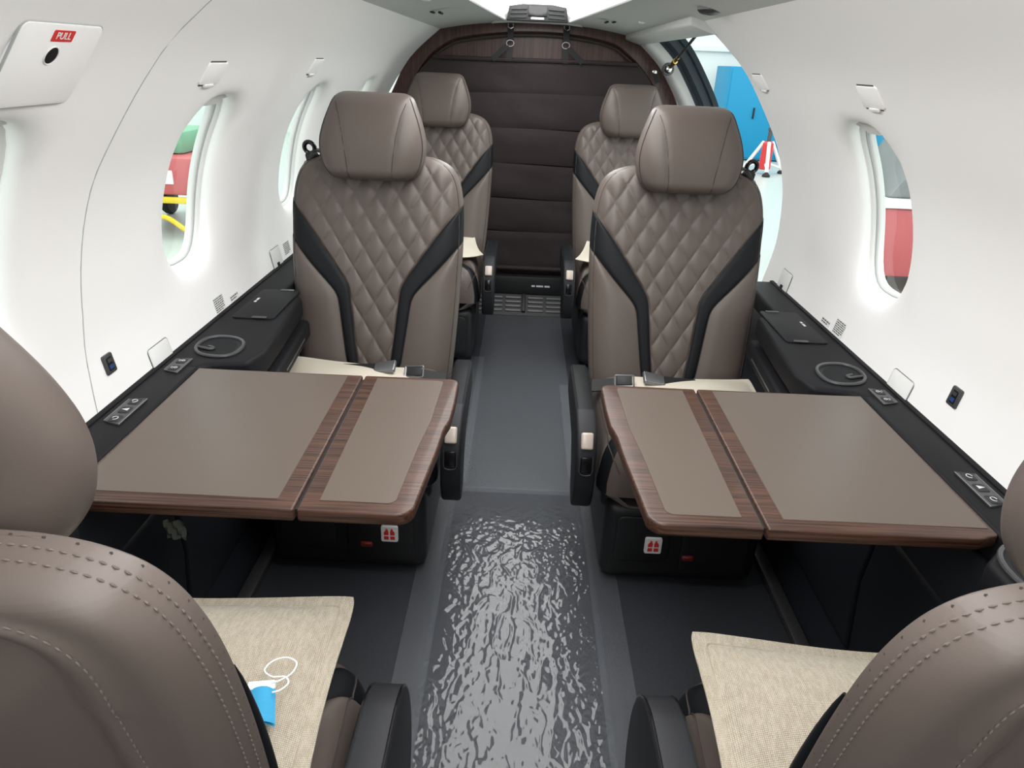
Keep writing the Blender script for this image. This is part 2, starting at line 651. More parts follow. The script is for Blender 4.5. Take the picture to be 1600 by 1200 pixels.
def make_window(n, side, w):
    root = empty('window_%d' % n, wall_pt(side, w, WSC, 0.09), kind='structure')
    inv = Matrix.Translation(-root.location)
    NA = 56

    def ring(h, out, p=3.2):
        pts = []
        for k in range(NA):
            hy, hs = se(2 * PI * k / NA, WYH + h, WSH + h, p)
            pts.append(inv @ wall_pt(side, w + hy, WSC + hs, out))
        return pts
    mb = MB()   # inner frame: two soft steps
    mb.grid([ring(*a) for a in ((0.004, 0.034), (-0.004, 0.037), (-0.009, 0.042), (-0.0105, 0.048), (-0.015, 0.049), (-0.017, 0.053), (-0.017, 0.062), (0.01, 0.064))], closed_u=True, flip=(side > 0))
    mb.build('frame', 'trim_white', root, smooth=60)
    mb = MB()
    mb.tube(ring(-0.0100, 0.0455), 0.0018, 6, closed=True)
    mb.build('gasket', 'gasket', root)
    mb = MB()
        # follow the wall's curve with concentric rings
    rows = []
    for f in (1.0, 0.75, 0.5, 0.25, 0.02):
        row = []
        for k in range(NA):
            hy, hs = se(2 * PI * k / NA, WYH - 0.016, WSH - 0.016, 3.2)
            row.append(inv @ wall_pt(side, w + hy * f, WSC + hs * f, 0.056))
        rows.append(row)
    mb.grid(rows, closed_u=True, flip=(side > 0))
    mb.build('pane', 'glass', root, smooth=60)
    # shade pulled up: lip with finger grip at the top
    mb = MB()
    mt = inv @ wall_frame(side, w, WS1 - 0.010, 0.040)
    poly = [(-0.085, -0.006), (-0.04, -0.010), (-0.03, -0.022), (0.03, -0.022), (0.04, -0.010), (0.085, -0.006), (0.085, 0.006), (-0.085, 0.006)]
    mb.prism(poly, 2, -0.008, 0.014, 0.003, 2, mt)
    mb.build('shade_grip', 'trim_white', root)
    return root


n = 1
for w in WIN_L:
    make_window(n, -1, w)
    n += 1
for w in WIN_R:
    make_window(n, 1, w)
    n += 1

# panel joint on the left wall: a thin raised edge strip
mb = MB()
jy = [(0.60, 1.12), (0.72, 1.155), (0.81, 1.176), (0.92, 1.19), (1.06, 1.20), (1.18, 1.22), (1.31, 1.25), (1.38, 1.27)]
pp = [wall_pt(-1, interp(jy, 0.60 + (1.38 - 0.60) * k / 40), s_of_z(0.60 + (1.38 - 0.60) * k / 40), 0.0005) for k in range(41)]
mb.tube(pp, 0.0016, 6)
mb.build('panel_joint', 'gasket', wall_left)

# ------------------------------------------------------------------ floor, lower side panels, ceiling
mb = MB()
mb.box((-0.80, Y0, -0.03), (0.80, 3.90, 0.0))
floor = tag(mb.build('floor', 'floor', smooth=0), kind='structure', label='dark slate grey cabin floor covering')

for side, nm in ((-1, 'left'), (1, 'right')):
    low = cr([(0.775, 0.60), (0.765, 0.52), (0.775, 0.40), (0.775, 0.26), (0.74, 0.10), (0.70, 0.0)], 6)
    ye = YB if side < 0 else 2.13
    mb = MB()
    ys = [Y0 + (ye - Y0) * k / 12 for k in range(13)]
    mb.grid([[(side * x, y, z) for y in ys] for x, z in low], flip=(side < 0))
    o = tag(mb.build('wall_lower_' + nm, 'dark_panel', smooth=60), kind='structure')
    # inclined trim panel, pieces along the footwell
    for a, b in ((0.62, 1.18), (1.19, 1.75), (1.76, 2.12)):
        mb = MB()
        mb.prism([(side * 0.765, 0.50), (side * 0.715, 0.44), (side * 0.705, 0.30), (side * 0.725, 0.10), (side * 0.745, 0.10), (side * 0.77, 0.30)], 1, a, b, 0.012, 3)
        mb.build('lower_panel', 'dark_panel', o)
    mb = MB()
    mb.box((min(side * 0.665, side * 0.70), 0.2, 0.0), (max(side * 0.665, side * 0.70), ye - 0.05, 0.022), 0.005)
    mb.build('floor_rail', 'gunmetal', o)

# ceiling: side panels, recessed lit channel between them
CH = [(Y0, 0.26), (2.2, 0.25), (3.2, 0.18), (3.62, 0.15)]
mb = MB()
ceil_panels = []
for side in (-1, 1):
    rows = []
    for k in range(9):
        t = k / 8
        row = []
        for j in range(30):
            y = Y0 + (YB - Y0) * j / 29
            ch = interp(CH, y)
            x = 0.47 + (ch - 0.47) * t
            z = 1.385 + 0.040 * t + 0.006 * math.sin(PI * t)
            row.append((side * x, y, z))
        rows.append(row)
    # lip up into the channel
    for dz in (0.004, 0.03, 0.11):
        rows.append([(side * (interp(CH, Y0 + (YB - Y0) * j / 29) - (0.004 if dz < 0.01 else 0.0)), Y0 + (YB - Y0) * j / 29, 1.425 + dz) for j in range(30)])
    m2 = MB()
    m2.grid(rows, flip=(side > 0))
    ceil_panels.append(m2)
ceiling = tag(empty('ceiling', (0, 0, 0)), kind='structure', label='pale grey cabin ceiling with a bright recessed centre channel')
for m2 in ceil_panels:
    m2.build('ceiling_side_panel', 'ceil', ceiling, smooth=30)
mb = MB()
mb.grid([[(x, y, 1.448 + 0.075 * smooth01((y - 1.9) / 1.5) - 0.060 * math.cos(x / 0.27 * PI / 2) * (1 - smooth01((y - 1.3) / 0.9))) for y in [Y0 + (3.72 - Y0) * k / 40 for k in range(41)]] for x in [-0.27 + 0.54 * k / 10 for k in range(11)]], flip=True)  # unseen front part bulges down, shaped to light the upper walls
lt = tag(mb.build('ceiling_light', 'light', smooth=60), label='bright white luminous ceiling channel running along the cabin centre', cat='ceiling light')
mb = MB()
mb.box((-0.8, Y0, 1.545), (0.8, YB, 1.56))
mb.build('headliner_back', 'ceil', ceiling)

# rear closing of the channel around the air outlet: white moulded housing
mb = MB()
rows = []
for k in range(13):
    a = -1 + 2 * k / 12
    hw = 0.215
    rows.append([(a * hw, 3.84, 1.425), (a * hw, 3.70, 1.412 + 0.012 * (1 - a * a)), (a * hw * 0.92, 3.665, 1.425 + 0.016 * (1 - a * a)), (a * hw * 0.72, 3.655, 1.445 + 0.045 * (1 - a * a) ** 0.5), (a * hw * 0.70, 3.68, 1.455 + 0.055 * (1 - a * a) ** 0.5), (a * hw * 0.8, 3.80, 1.54)])
mb.grid(rows)
vent = empty('air_outlet', (0, 0, 0), label='black slatted air outlet in a white housing above the rear bulkhead', cat='air vent')
mb.build('housing', 'trim_white', vent, smooth=50)


def vent_poly(o=0.0):
    return [(-0.138 - o, -0.026 - o), (0.138 + o, -0.026 - o), (0.128 + o, 0.026 + o), (0.07, 0.036 + o), (-0.07, 0.036 + o), (-0.128 - o, 0.026 + o)]


VM = Matrix.Translation((0.0, 3.645, 1.457)) @ Matrix.Rotation(math.radians(84), 4, 'X')
mb = MB()
mb.prism(vent_poly(0.004), 2, -0.02, 0.0, 0.003, 2, VM)
mb.build('frame', 'dark', vent)
mb = MB()
mb.prism([(-0.044, -0.012), (0.044, -0.012), (0.042, 0.032), (-0.042, 0.032)], 2, -0.002, 0.006, 0.003, 2, VM)
mb.build('centre_block', 'black', vent)
mb = MB()
mb.box((-0.03, -0.024, -0.002), (0.03, -0.015, 0.006), 0.002, 2, VM)
mb.build('thumb_wheel', 'trim_white', vent)
for sx in (-1, 1):
    for k in range(3):
        mb = MB()
        y = -0.019 + k * 0.017
        mb.prism([(sx * 0.05, y), (sx * (0.129 - k * 0.003), y - 0.003), (sx * (0.127 - k * 0.003), y + 0.005), (sx * 0.05, y + 0.009)], 2, 0.0, 0.006, 0.0015, 1, VM)
        mb.build('slat', 'dark', vent)

# front partition behind the photographer, open towards the cockpit above an added light block
mb = MB()
mb.box((-0.80, Y0 - 0.05, 0.0), (-0.38, Y0, 1.54))
tag(mb.build('wall_front_left', 'wall', smooth=0), kind='structure')
mb = MB()
mb.box((0.38, Y0 - 0.05, 0.0), (0.80, Y0, 1.54))
tag(mb.build('wall_front_right', 'wall', smooth=0), kind='structure')
mb = MB()
mb.box((-0.38, Y0 - 0.05, 0.0), (0.38, Y0, 0.80))  # unseen panel added to keep low light off the near seat backs
tag(mb.build('front_light_block', 'dark_panel', smooth=0), kind='structure')

# ------------------------------------------------------------------ rear bulkhead
back = empty('wall_back', (0, YB, 0), kind='structure', label='dark wood veneer arched rear bulkhead')
ARCH = cr([(-0.80, 0.60), (-0.79, 0.85), (-0.74, 1.00), (-0.696, 1.086), (-0.622, 1.231), (-0.553, 1.32), (-0.483, 1.37), (-0.40, 1.405), (-0.20, 1.435), (0.0, 1.447), (0.20, 1.44), (0.40, 1.408), (0.50, 1.35), (0.56, 1.30), (0.647, 1.20), (0.703, 1.095), (0.75, 1.0), (0.79, 0.85), (0.80, 0.60)], 5)


def scale_arch(f, dz=0.0):
    return [(x * f, 0.6 + (z - 0.6) * f + dz) for x, z in ARCH]


mb = MB()
A0, A1 = scale_arch(1.02), scale_arch(0.925)
mb.grid([[(x, 0.04, z) for x, z in A0], [(x, 0.0, z) for x, z in A0], [(x, -0.012, z) for x, z in scale_arch(0.98)], [(x, -0.012, z) for x, z in scale_arch(0.935)], [(x, 0.0, z) for x, z in A1], [(x, 0.04, z) for x, z in A1]], flip=False)
mb.build('arch_trim', 'bulk_wood', back, smooth=40)
mb = MB()
mb.prism([(-0.84, -0.02)] + scale_arch(1.03) + [(0.84, -0.02)], 1, 0.035, 0.06)
mb.build('veneer_panel', 'bulk_wood', back, smooth=30)
mb = MB()
mb.tube([(x, 0.004, z) for x, z in scale_arch(0.915)], 0.007, 8)
mb.build('edge_rail', 'piping', back)
# black grille at the foot of the bulkhead
gr = empty('floor_grille', (0.0, 3.66, 0.0), label='black slotted floor grille below the quilted curtain', cat='grille')
mb = MB()
mb.prism([(-0.02, 0.0), (-0.01, 0.012), (0.085, 0.085), (0.17, 0.085), (0.17, 0.0)], 0, -0.34, 0.34)
mb.build('tray', 'dark', gr, smooth=20)
mb = MB()
mb.box((-0.34, 0.09, 0.085), (0.34, 0.17, 0.185), 0.006)
mb.build('back_panel', 'dark', gr)
GS = Matrix.Translation((0, 0.0375, 0.050)) @ Matrix.Rotation(math.atan2(0.073, 0.095), 4, 'X')
for bx in (-0.30, -0.20, -0.10, 0.022, 0.122, 0.222):
    for k in range(4):
        mb = MB()
        mb.box((bx, -0.055 + k * 0.028, -0.002), (bx + 0.085, -0.041 + k * 0.028, 0.004), 0.002, 1, GS)
        mb.build('slat', 'gunmetal', gr)
mb = MB()
mb.box((-0.011, -0.058, -0.004), (0.011, 0.058, 0.012), 0.004, 2, GS)
mb.build('divider', 'dark', gr)
print_rows('printed_rows', 1, 0.10, 0.018, 'light_print', Matrix.Translation((0.09, 0.089, 0.135)) @ Matrix.Rotation(PI / 2, 4, 'X'), gr)

# quilted curtain hung in front of the bulkhead
SE_Z = [1.262, 1.11, 0.941, 0.769, 0.596, 0.426, 0.225]
curtain = empty('quilted_curtain', (0, 3.80, 0.20), label='dark brown quilted curtain with horizontal seams covering the rear bulkhead', cat='curtain')


def cur_hw(z):
    if z > 1.0:
        return interp([(1.0, 0.66), (1.10, 0.63), (1.2, 0.565), (1.27, 0.50)], z)
    return interp([(0.2, 0.58), (0.6, 0.68), (1.0, 0.66)], z)


for i in range(6):
    z1, z0 = SE_Z[i], SE_Z[i + 1]
    mb = MB()
    rows = []
    for r in range(11):
        v = r / 10
        z = z0 + (z1 - z0) * v
        hw = cur_hw(z)
        row = []
        for j in range(61):
            x = -hw + 2 * hw * j / 60
            puff = 0.009 * (max(0.0, math.sin(PI * v)) ** 0.45)
            wr = 0.016 * noise.noise(Vector((x * 4.0 + i * 0.7, z * 5.0, 3.1))) + 0.004 * noise.noise(Vector((x * 12 + z * 7, z * 11, 9.0)))
            sag = 0.006 * math.sin(x * 5 + i)
            row.append((x, -puff - wr * math.sin(PI * v) - 0.008 * noise.noise(Vector((x * 2.2, z * 1.2, 0.3))), z - 0.20 + sag * (1 if 0 < i else 0.3)))
        rows.append(row)
    mb.grid(rows)
    mb.build('quilt_panel', 'curtain', curtain, smooth=60)
mb = MB()
mb.tube([(x, -0.012, 1.262 - 0.20 + 0.002 * math.sin(x * 5)) for x in [-0.5 + k * 0.05 for k in range(21)]], 0.010, 8)
mb.build('top_hem', 'curtain', curtain)
mb = MB()
mb.tube([(x, -0.010, 0.022) for x in [-0.56 + k * 0.07 for k in range(17)]], 0.012, 8)
mb.build('bottom_hem', 'curtain', curtain)


def strap(mb, a, b, w=0.028, t=0.003, side=Vector((1, 0, 0))):
    a, b = Vector(a), Vector(b)
    d = (b - a).normalized()
    s = (side - d * side.dot(d)).normalized() * (w / 2)
    n = d.cross(s).normalized() * (t / 2)
    vs = [p + q * s + k * n for p in (a, b) for q in (-1, 1) for k in (-1, 1)]
    mb.add(vs, [(0, 2, 3, 1), (4, 5, 7, 6), (0, 1, 5, 4), (2, 6, 7, 3), (0, 4, 6, 2), (1, 3, 7, 5)])


for sx, lab in ((-0.125, 'black webbing strap with hook left of the bulkhead centre'), (0.145, 'black webbing strap with ring right of the bulkhead centre')):
    st = empty('hanging_strap', (sx, 3.79, 1.40), label=lab, cat='strap')
    sg = -1 if sx < 0 else 1
    mb = MB()
    strap(mb, (0, 0.02, 0.015), (0, 0.0, -0.06), 0.03)
    mb.build('upper_webbing', 'strap', st)
    mb = MB()
    strap(mb, (0, -0.003, -0.075), (0.004 * sg, -0.01, -0.145), 0.026)
    mb.build('lower_webbing', 'strap', st)
    mb = MB()
    strap(mb, (0.01 * sg, -0.005, -0.075), (sg * 0.085, -0.012, -0.140), 0.026)
    mb.build('lower_webbing', 'strap', st)
    mb = MB()
    mb.tube([(0.018 * math.cos(a), -0.004, -0.066 + 0.014 * math.sin(a)) for a in [2 * PI * k / 16 for k in range(16)]], 0.003, 6, closed=True)
    mb.build('ring', 'grey_metal', st)
    mb = MB()
    mb.tube([(-0.012, 0.0, 0.018), (-0.012, -0.006, 0.004), (0, -0.009, -0.002), (0.012, -0.006, 0.004), (0.012, 0.0, 0.018)], 0.003, 6)
    mb.build('hook', 'chrome', st)
# small fixing at the curtain's upper right edge
cl = empty('curtain_clip', (0.585, 3.78, 1.235), label='small metal clip at the upper right edge of the curtain', cat='clip')
mb = MB()
mb.box((-0.012, -0.01, -0.008), (0.012, 0.004, 0.008), 0.003)
mb.build('plate', 'chrome', cl)
mb = MB()
strap(mb, (0.0, -0.002, -0.006), (0.02, -0.004, -0.05), 0.02)
mb.build('webbing', 'strap', cl)

# ------------------------------------------------------------------ cargo door surround
door = empty('door_1', (0, 0, 0), kind='structure', label='open cargo doorway in the right rear sidewall with dark seal')
ss = [SMAX * k / 36 for k in range(37)]
mb = MB()   # white jamb moulding
mb.grid([[wall_pt(1, y, s, d) for s in ss] for y, d in ((DOOR_Y[1] + 0.14, 0.0), (DOOR_Y[1] + 0.11, 0.004), (DOOR_Y[1] + 0.09, 0.02), (DOOR_Y[1] + 0.085, 0.05), (DOOR_Y[1] + 0.08, 0.055))], flip=False)
mb.build('jamb', 'trim_white', door, smooth=50)
mb = MB()   # seal band
mb.grid([[wall_pt(1, y, s, d) for s in ss] for y, d in ((DOOR_Y[1] + 0.082, 0.05), (DOOR_Y[1] + 0.07, 0.052), (DOOR_Y[1] + 0.065, 0.062), (DOOR_Y[1] + 0.02, 0.075), (DOOR_Y[1] + 0.015, 0.105), (DOOR_Y[1] - 0.01, 0.11), (DOOR_Y[1] - 0.02, 0.13))], flip=False)
mb.build('seal', 'seal', door, smooth=30)
mb = MB()   # header above the opening
mb.prism([(0.43, 1.372), (0.50, 1.350), (0.53, 1.355), (0.56, 1.42), (0.56, 1.55), (0.43, 1.55)], 1, DOOR_Y[0] - 0.02, DOOR_Y[1] + 0.2, 0.006, 2)
mb.build('header', 'ceil', door)
mb = MB()   # sill at the bottom
mb.box((0.76, DOOR_Y[0], -0.06), (0.92, DOOR_Y[1], -0.005), 0.006)
mb.build('sill', 'gunmetal', door)

gs = empty('gas_strut', (0.621, 3.60, 1.251), label='dark gas strut with brass end fitting at the cargo door', cat='strut')
e = Vector((0.660, 3.15, 1.418)) - Vector((0.621, 3.60, 1.251))
mb = MB()
mb.tube([e * 0.26, e * 1.4], 0.0065, 12)
mb.build('cylinder', 'gunmetal', gs)
mb = MB()
mb.tube([e * 0.06, e * 0.14, e * 0.141, e * 0.2, e * 0.201, e * 0.29], [0.009, 0.009, 0.012, 0.012, 0.008, 0.008], 10)
mb.build('brass_fitting', 'brass', gs)
mb = MB()
mb.lathe([(0.004, -0.014), (0.013, -0.012), (0.019, -0.004), (0.019, 0.004), (0.013, 0.012), (0.004, 0.014)], 16, Matrix.Rotation(PI / 2, 4, 'X'))
mb.build('ball_joint', 'chrome', gs)
mb = MB()
mb.lathe([(0.026, -0.002), (0.028, 0.0), (0.028, 0.01), (0.026, 0.012)], 20, Matrix.Translation((0, 0.014, 0)) @ Matrix.Rotation(-PI / 2, 4, 'X'))
mb.build('bracket', 'gunmetal', gs)


# ------------------------------------------------------------------ padded surfaces (backrests, cushions)
class Pad:
    """height-field pad with chevron bands: half width Wf(v), band outer p(v), band inner q(v)"""

    def __init__(s, Wf, pf, qf, vs, depth, mapf):
        s.W, s.p, s.q, s.vs, s.depth, s.map = Wf, pf, qf, vs, depth, mapf

    def region(s, lo, hi, n, vs, sgn=1, ease=False):
        rows = []
        for v in vs:
            a, b = lo(v), hi(v)
            row = []
            for k in range(n + 1):
                t = k / n
                if ease:
                    t = math.sin(t * PI / 2)
                x = sgn * (a + (b - a) * t)
                row.append(s.map(x, v, s.depth(x, v)))
            rows.append(row)
        return rows


def superroll(u, n=5.0, e=0.42):
    return max(0.0, 1 - abs(u) ** n) ** e


QU, QV = 0.063, 0.100


def quilt(x, v):
    a = x / QU + v / QV
    b = x / QU - v / QV
    h = abs(math.sin(PI * a)) * abs(math.sin(PI * b))
    return h ** 0.38


BW_TAB = cr([(0.335, 0.216), (0.378, 0.226), (0.50, 0.2375), (0.64, 0.246), (0.77, 0.2505), (0.87, 0.248), (0.93, 0.237), (0.965, 0.218), (0.985, 0.19), (0.997, 0.15), (1.0, 0.10)], 8)
P_TAB = cr([(0.405, 0.045), (0.4065, 0.058), (0.412, 0.069), (0.425, 0.078), (0.446, 0.083), (0.52, 0.094), (0.59, 0.104), (0.615, 0.110), (0.64, 0.126), (0.70, 0.184), (0.77, 0.248)], 6) + [(0.80, 0.30)]
Q_TAB = cr([(0.405, 0.0445), (0.42, 0.047), (0.52, 0.060), (0.60, 0.069), (0.645, 0.077), (0.68, 0.097), (0.75, 0.147), (0.82, 0.200), (0.875, 0.250)], 6) + [(0.90, 0.30)]
ZB, ZT, ZBOT = 0.405, 1.0, 0.335
LEAN = 0.268


def bw(z):
    return interp(BW_TAB, z)


def bp_(z):
    return min(bw(z), interp(P_TAB, z))


def bq_(z):
    return min(bw(z), interp(Q_TAB, z))


def back_depth(x, z):
    w = bw(z)
    d = 0.048 * superroll(x / w, 7, 0.5)
    if z > ZT - 0.05:
        d *= max(0.0, 1 - ((z - ZT + 0.05) / 0.05) ** 2.5) ** 0.5
    if z < ZBOT + 0.03:
        d *= max(0.0, 1 - ((ZBOT + 0.03 - z) / 0.03) ** 2) ** 0.5
    ax = abs(x)
    p, q = bp_(z), bq_(z)
    if z >= ZB - 0.02:
        inside = ax < q
        edge = smooth01((w - ax) / 0.03) * smooth01((ZT - z) / 0.04)
        if inside and z > ZB:
            d += 0.0076 * (quilt(x, z) - 0.6) * smooth01((q - ax) / 0.006) * smooth01((z - ZB) / 0.008) * edge
        elif p > ax > q:
            u = (ax - q) / max(1e-4, p - q)
            d += 0.003 * math.sin(PI * u) ** 0.6 if 0 < u < 1 else 0
        for b in (p, q):
            if b < w - 0.004:
                d -= 0.004 * math.exp(-((ax - b) / 0.0035) ** 2)
        # side bolsters stand slightly proud
        if ax > p:
            d += 0.008 * math.sin(PI * min(1.0, (ax - p) / max(1e-4, w - p))) ** 0.8 * smooth01((w - p) / 0.06)
    # seam of the edge piping
    e_ = w - ax
    d -= 0.003 * math.exp(-((e_ - 0.012) / 0.003) ** 2)
    return d


def back_map(x, z, d):
    return Vector((x, LEAN * (z - 0.4) - d, z))


NV = 150
VS = [ZBOT + (ZT - ZBOT) * k / NV for k in range(NV + 1)]
# denser towards the top edge
VS = sorted(set(VS + [ZT - 0.05 * (1 - math.sin(PI / 2 * k / 12)) for k in range(13)] + [ZB]))
MESHES = {}


def mesh_part(name, key, builder, material, parent, smooth=45):
    """build once, afterwards share the mesh data"""
    if key in MESHES:
        o = bpy.data.objects.new(name, MESHES[key])
        C.objects.link(o)
        o.parent = parent
        return o
    mb = MB()
    builder(mb)
    o = mb.build(name, material, parent, smooth)
    MESHES[key] = o.data
    return o


PAD = Pad(bw, bp_, bq_, VS, back_depth, back_map)
VU = [v for v in VS if v >= ZB - 1e-9]
VL = [v for v in VS if v <= ZB + 1e-9]


def b_shell(mb):
    zero = lambda v: 0.0
    mb.grid(PAD.region(lambda v: -bw(v), bw, 60, VL))
    mb.grid(PAD.region(bp_, bw, 12, VU, 1, True))
    mb.grid(PAD.region(bp_, bw, 12, VU, -1, True), flip=True)
    # rear surface
    rows = []
    for z in VS[::3] + [VS[-1]]:
        w = bw(z)
        row = []
        for k in range(31):
            t = math.sin((-1 + 2 * k / 30) * PI / 2)
            d = 0.055 * superroll(t, 4, 0.5)
            if z > ZT - 0.06:
                d *= max(0.0, 1 - ((z - ZT + 0.06) / 0.06) ** 2.2) ** 0.5
            if z < ZBOT + 0.03:
                d *= max(0.0, 1 - ((ZBOT + 0.03 - z) / 0.03) ** 2) ** 0.5
            row.append(Vector((w * t, LEAN * (z - 0.4) + d, z)))
        rows.append(row)
    mb.grid(rows, flip=True)


def b_quilt(mb):
    mb.grid(PAD.region(lambda v: -bq_(v), bq_, 120, VU))


def b_band(sgn):
    def f(mb):
        mb.grid(PAD.region(bq_, bp_, 8, VU, sgn), flip=(sgn < 0))
    return f


def b_piping(mb):
    pts = []
    zs = [ZB - 0.05 + k * 0.012 for k in range(53)]
    for z in [z for z in zs if z < 0.99]:
        w = bw(z) - 0.012
        pts.append(back_map(w, z, back_depth(w, z) + 0.0005))
    mb.tube(pts, 0.0014, 5)
    mb.tube([Vector((-p.x, p.y, p.z)) for p in pts], 0.0014, 5)
    for fn in (bp_, bq_):
        for sg in (1, -1):
            q = [back_map(sg * fn(z), z, back_depth(fn(z), z) + 0.0008) for z in [ZB + 0.002 + k * 0.006 for k in range(82)] if fn(z) < bw(z) - 0.003]
            mb.tube(q, 0.0011, 5)


# head rest: closed pad, own outline
H_TAB = cr([(0.0, 0.085), (0.006, 0.108), (0.018, 0.124), (0.04, 0.138), (0.075, 0.147), (0.11, 0.1465), (0.15, 0.136), (0.185, 0.122), (0.207, 0.112), (0.218, 0.102), (0.2245, 0.086), (0.226, 0.07)], 6)
HH = 0.226


def hw_(v):
    return interp(H_TAB, v)


def head_d(x, v, T):
    w = hw_(v)
    u = abs(x) / w
    d = T * superroll(u, 4.6, 0.5)
    e0 = min(v, HH - v)
    r = 0.036
    if e0 < r:
        d *= max(0.0, 1 - ((r - e0) / r) ** 2.6) ** 0.5
    return d


def head_pt(x, v, front=True):
    T = 0.062 if front else 0.055
    d = head_d(x, v, T)
    if front:
        s = head_seam(v)
        d -= 0.0022 * math.exp(-((abs(x) - s) / 0.003) ** 2)
    y = 0.05 * (v / HH) - 0.008 - 0.018 * math.sin(PI * v / HH)
    return Vector((x, y - d if front else y + d, v))


def head_seam(v):
    return interp([(0, 0.058), (0.05, 0.062), (0.12, 0.072), (0.17, 0.083), (0.20, 0.094), (0.226, 0.105)], v)


def b_head(mb):
    vs = [HH * (0.5 - 0.5 * math.cos(PI * k / 44)) for k in range(45)]
    for front in (True, False):
        rows = []
        for v in vs:
            w = hw_(v)
            rows.append([head_pt(w * math.sin((-1 + 2 * k / 56) * PI / 2), v, front) for k in range(57)])
        mb.grid(rows, flip=not front)


def b_head_piping(mb):
    for sg in (1, -1):
        q = [head_pt(sg * head_seam(v), v) + Vector((0, -0.0006, 0)) for v in [0.004 + k * 0.0045 for k in range(45)] if head_seam(v) < hw_(v) - 0.006]
        mb.tube(q, 0.0012, 5)
        q = [head_pt(sg * (hw_(v) * 0.945), v) + Vector((sg * 0.0008, -0.0004, 0)) for v in [0.006 + k * 0.0052 for k in range(41)]]
        mb.tube(q, 0.0012, 5)


# seat cushion: v runs from the back (0) to the front (1)
def make_cushion_fns(depth, hw=0.232):
    def cw(v):
        e = (1 - v) * depth
        w = hw
        if e < 0.06:
            w -= 0.05 * (1 - math.sqrt(max(0.0, 1 - ((0.06 - e) / 0.06) ** 2)))
        return w

    def cp(v):
        e = (1 - v) * depth
        return min(cw(v), interp([(0.0, 0.26), (0.055, 0.24), (0.12, 0.168), (0.17, 0.13), (0.5, 0.10)], e))

    def cq(v):
        e = (1 - v) * depth
        return min(cp(v), interp([(0.0, 0.24), (0.015, 0.21), (0.09, 0.135), (0.13, 0.10), (0.5, 0.06)], e))

    def cd(x, v):
        w = cw(v)
        d = 0.145 * superroll(x / w, 9, 0.5)
        e = (1 - v) * depth
        r = 0.055
        if e < r:
            d *= max(0.0, 1 - ((r - e) / r) ** 2.2) ** 0.5
        ax = abs(x)
        q, p = cq(v), cp(v)
        if ax < q:
            d += 0.008 * (quilt(x, e + 0.02) - 0.6) * smooth01((q - ax) / 0.006) * smooth01((e - 0.01) / 0.03)
        elif ax > p:
            d += 0.018 * math.sin(PI * min(1, (ax - p) / max(1e-4, w - p))) * smooth01((w - p) / 0.05)
        for b in (p, q):
            if b < w - 0.004:
                d -= 0.004 * math.exp(-((ax - b) / 0.0035) ** 2)
        return d

    def cm(x, v, d):
        return Vector((x, -v * depth, 0.262 + d + 0.02 * v))
    return cw, cp, cq, cd, cm


def cushion(root, depth, yoff, hw=0.232, xoff=0.0):
    cw, cp, cq, cd, cm0 = make_cushion_fns(depth, hw)
    cm = lambda x, v, d: cm0(x, v, d) + Vector((xoff, yoff, 0))
    vs = [k / 60 for k in range(57)] + [1 - 0.06 * (1 - math.sin(PI / 2 * k / 12)) for k in range(13)]
    vs = sorted(set(vs))
    pad = Pad(cw, cp, cq, vs, cd, cm)
    key = 'cush%.3f_%.3f_%.3f' % (depth, yoff, xoff)

    def body(mb):
        mb.grid(pad.region(cp, cw, 14, vs, 1, True))
        mb.grid(pad.region(cp, cw, 14, vs, -1, True), flip=True)
        # underside
        mb.grid([[cm(cw(v) * t, v, 0.0 if abs(t) > 0.99 else -0.03) for t in (-1, -0.8, 0.8, 1)] for v in vs], flip=True)
        mb.grid([[cm(cw(0) * t, 0, z * cd(cw(0) * t, 0)) for t in [-1 + k / 10 for k in range(21)]] for z in (0, 1)], flip=False)
    mesh_part('seat_cushion', key + 'a', body, 'leather', root)
    mesh_part('quilted_seat_panel', key + 'b', lambda mb: mb.grid(pad.region(lambda v: -cq(v), cq, 90, vs)), 'leather', root)
    for sg in (1, -1):
        o = mesh_part('seat_accent_band', key + 'c%d' % sg, lambda mb: mb.grid(pad.region(cq, cp, 8, vs, sg), flip=(sg < 0)), 'black_leather', root)
        o['label'] = 'black leather band on the seat cushion'

    def pipe(mb):
        for sg in (1, -1):
            mb.tube([cm(sg * (cw(v) - 0.022), v, cd(cw(v) - 0.022, v) + 0.0008) for v in vs[2:-6]], 0.0016, 5)
    mesh_part('seat_piping', key + 'd', pipe, 'piping', root)['kind'] = 'stuff'


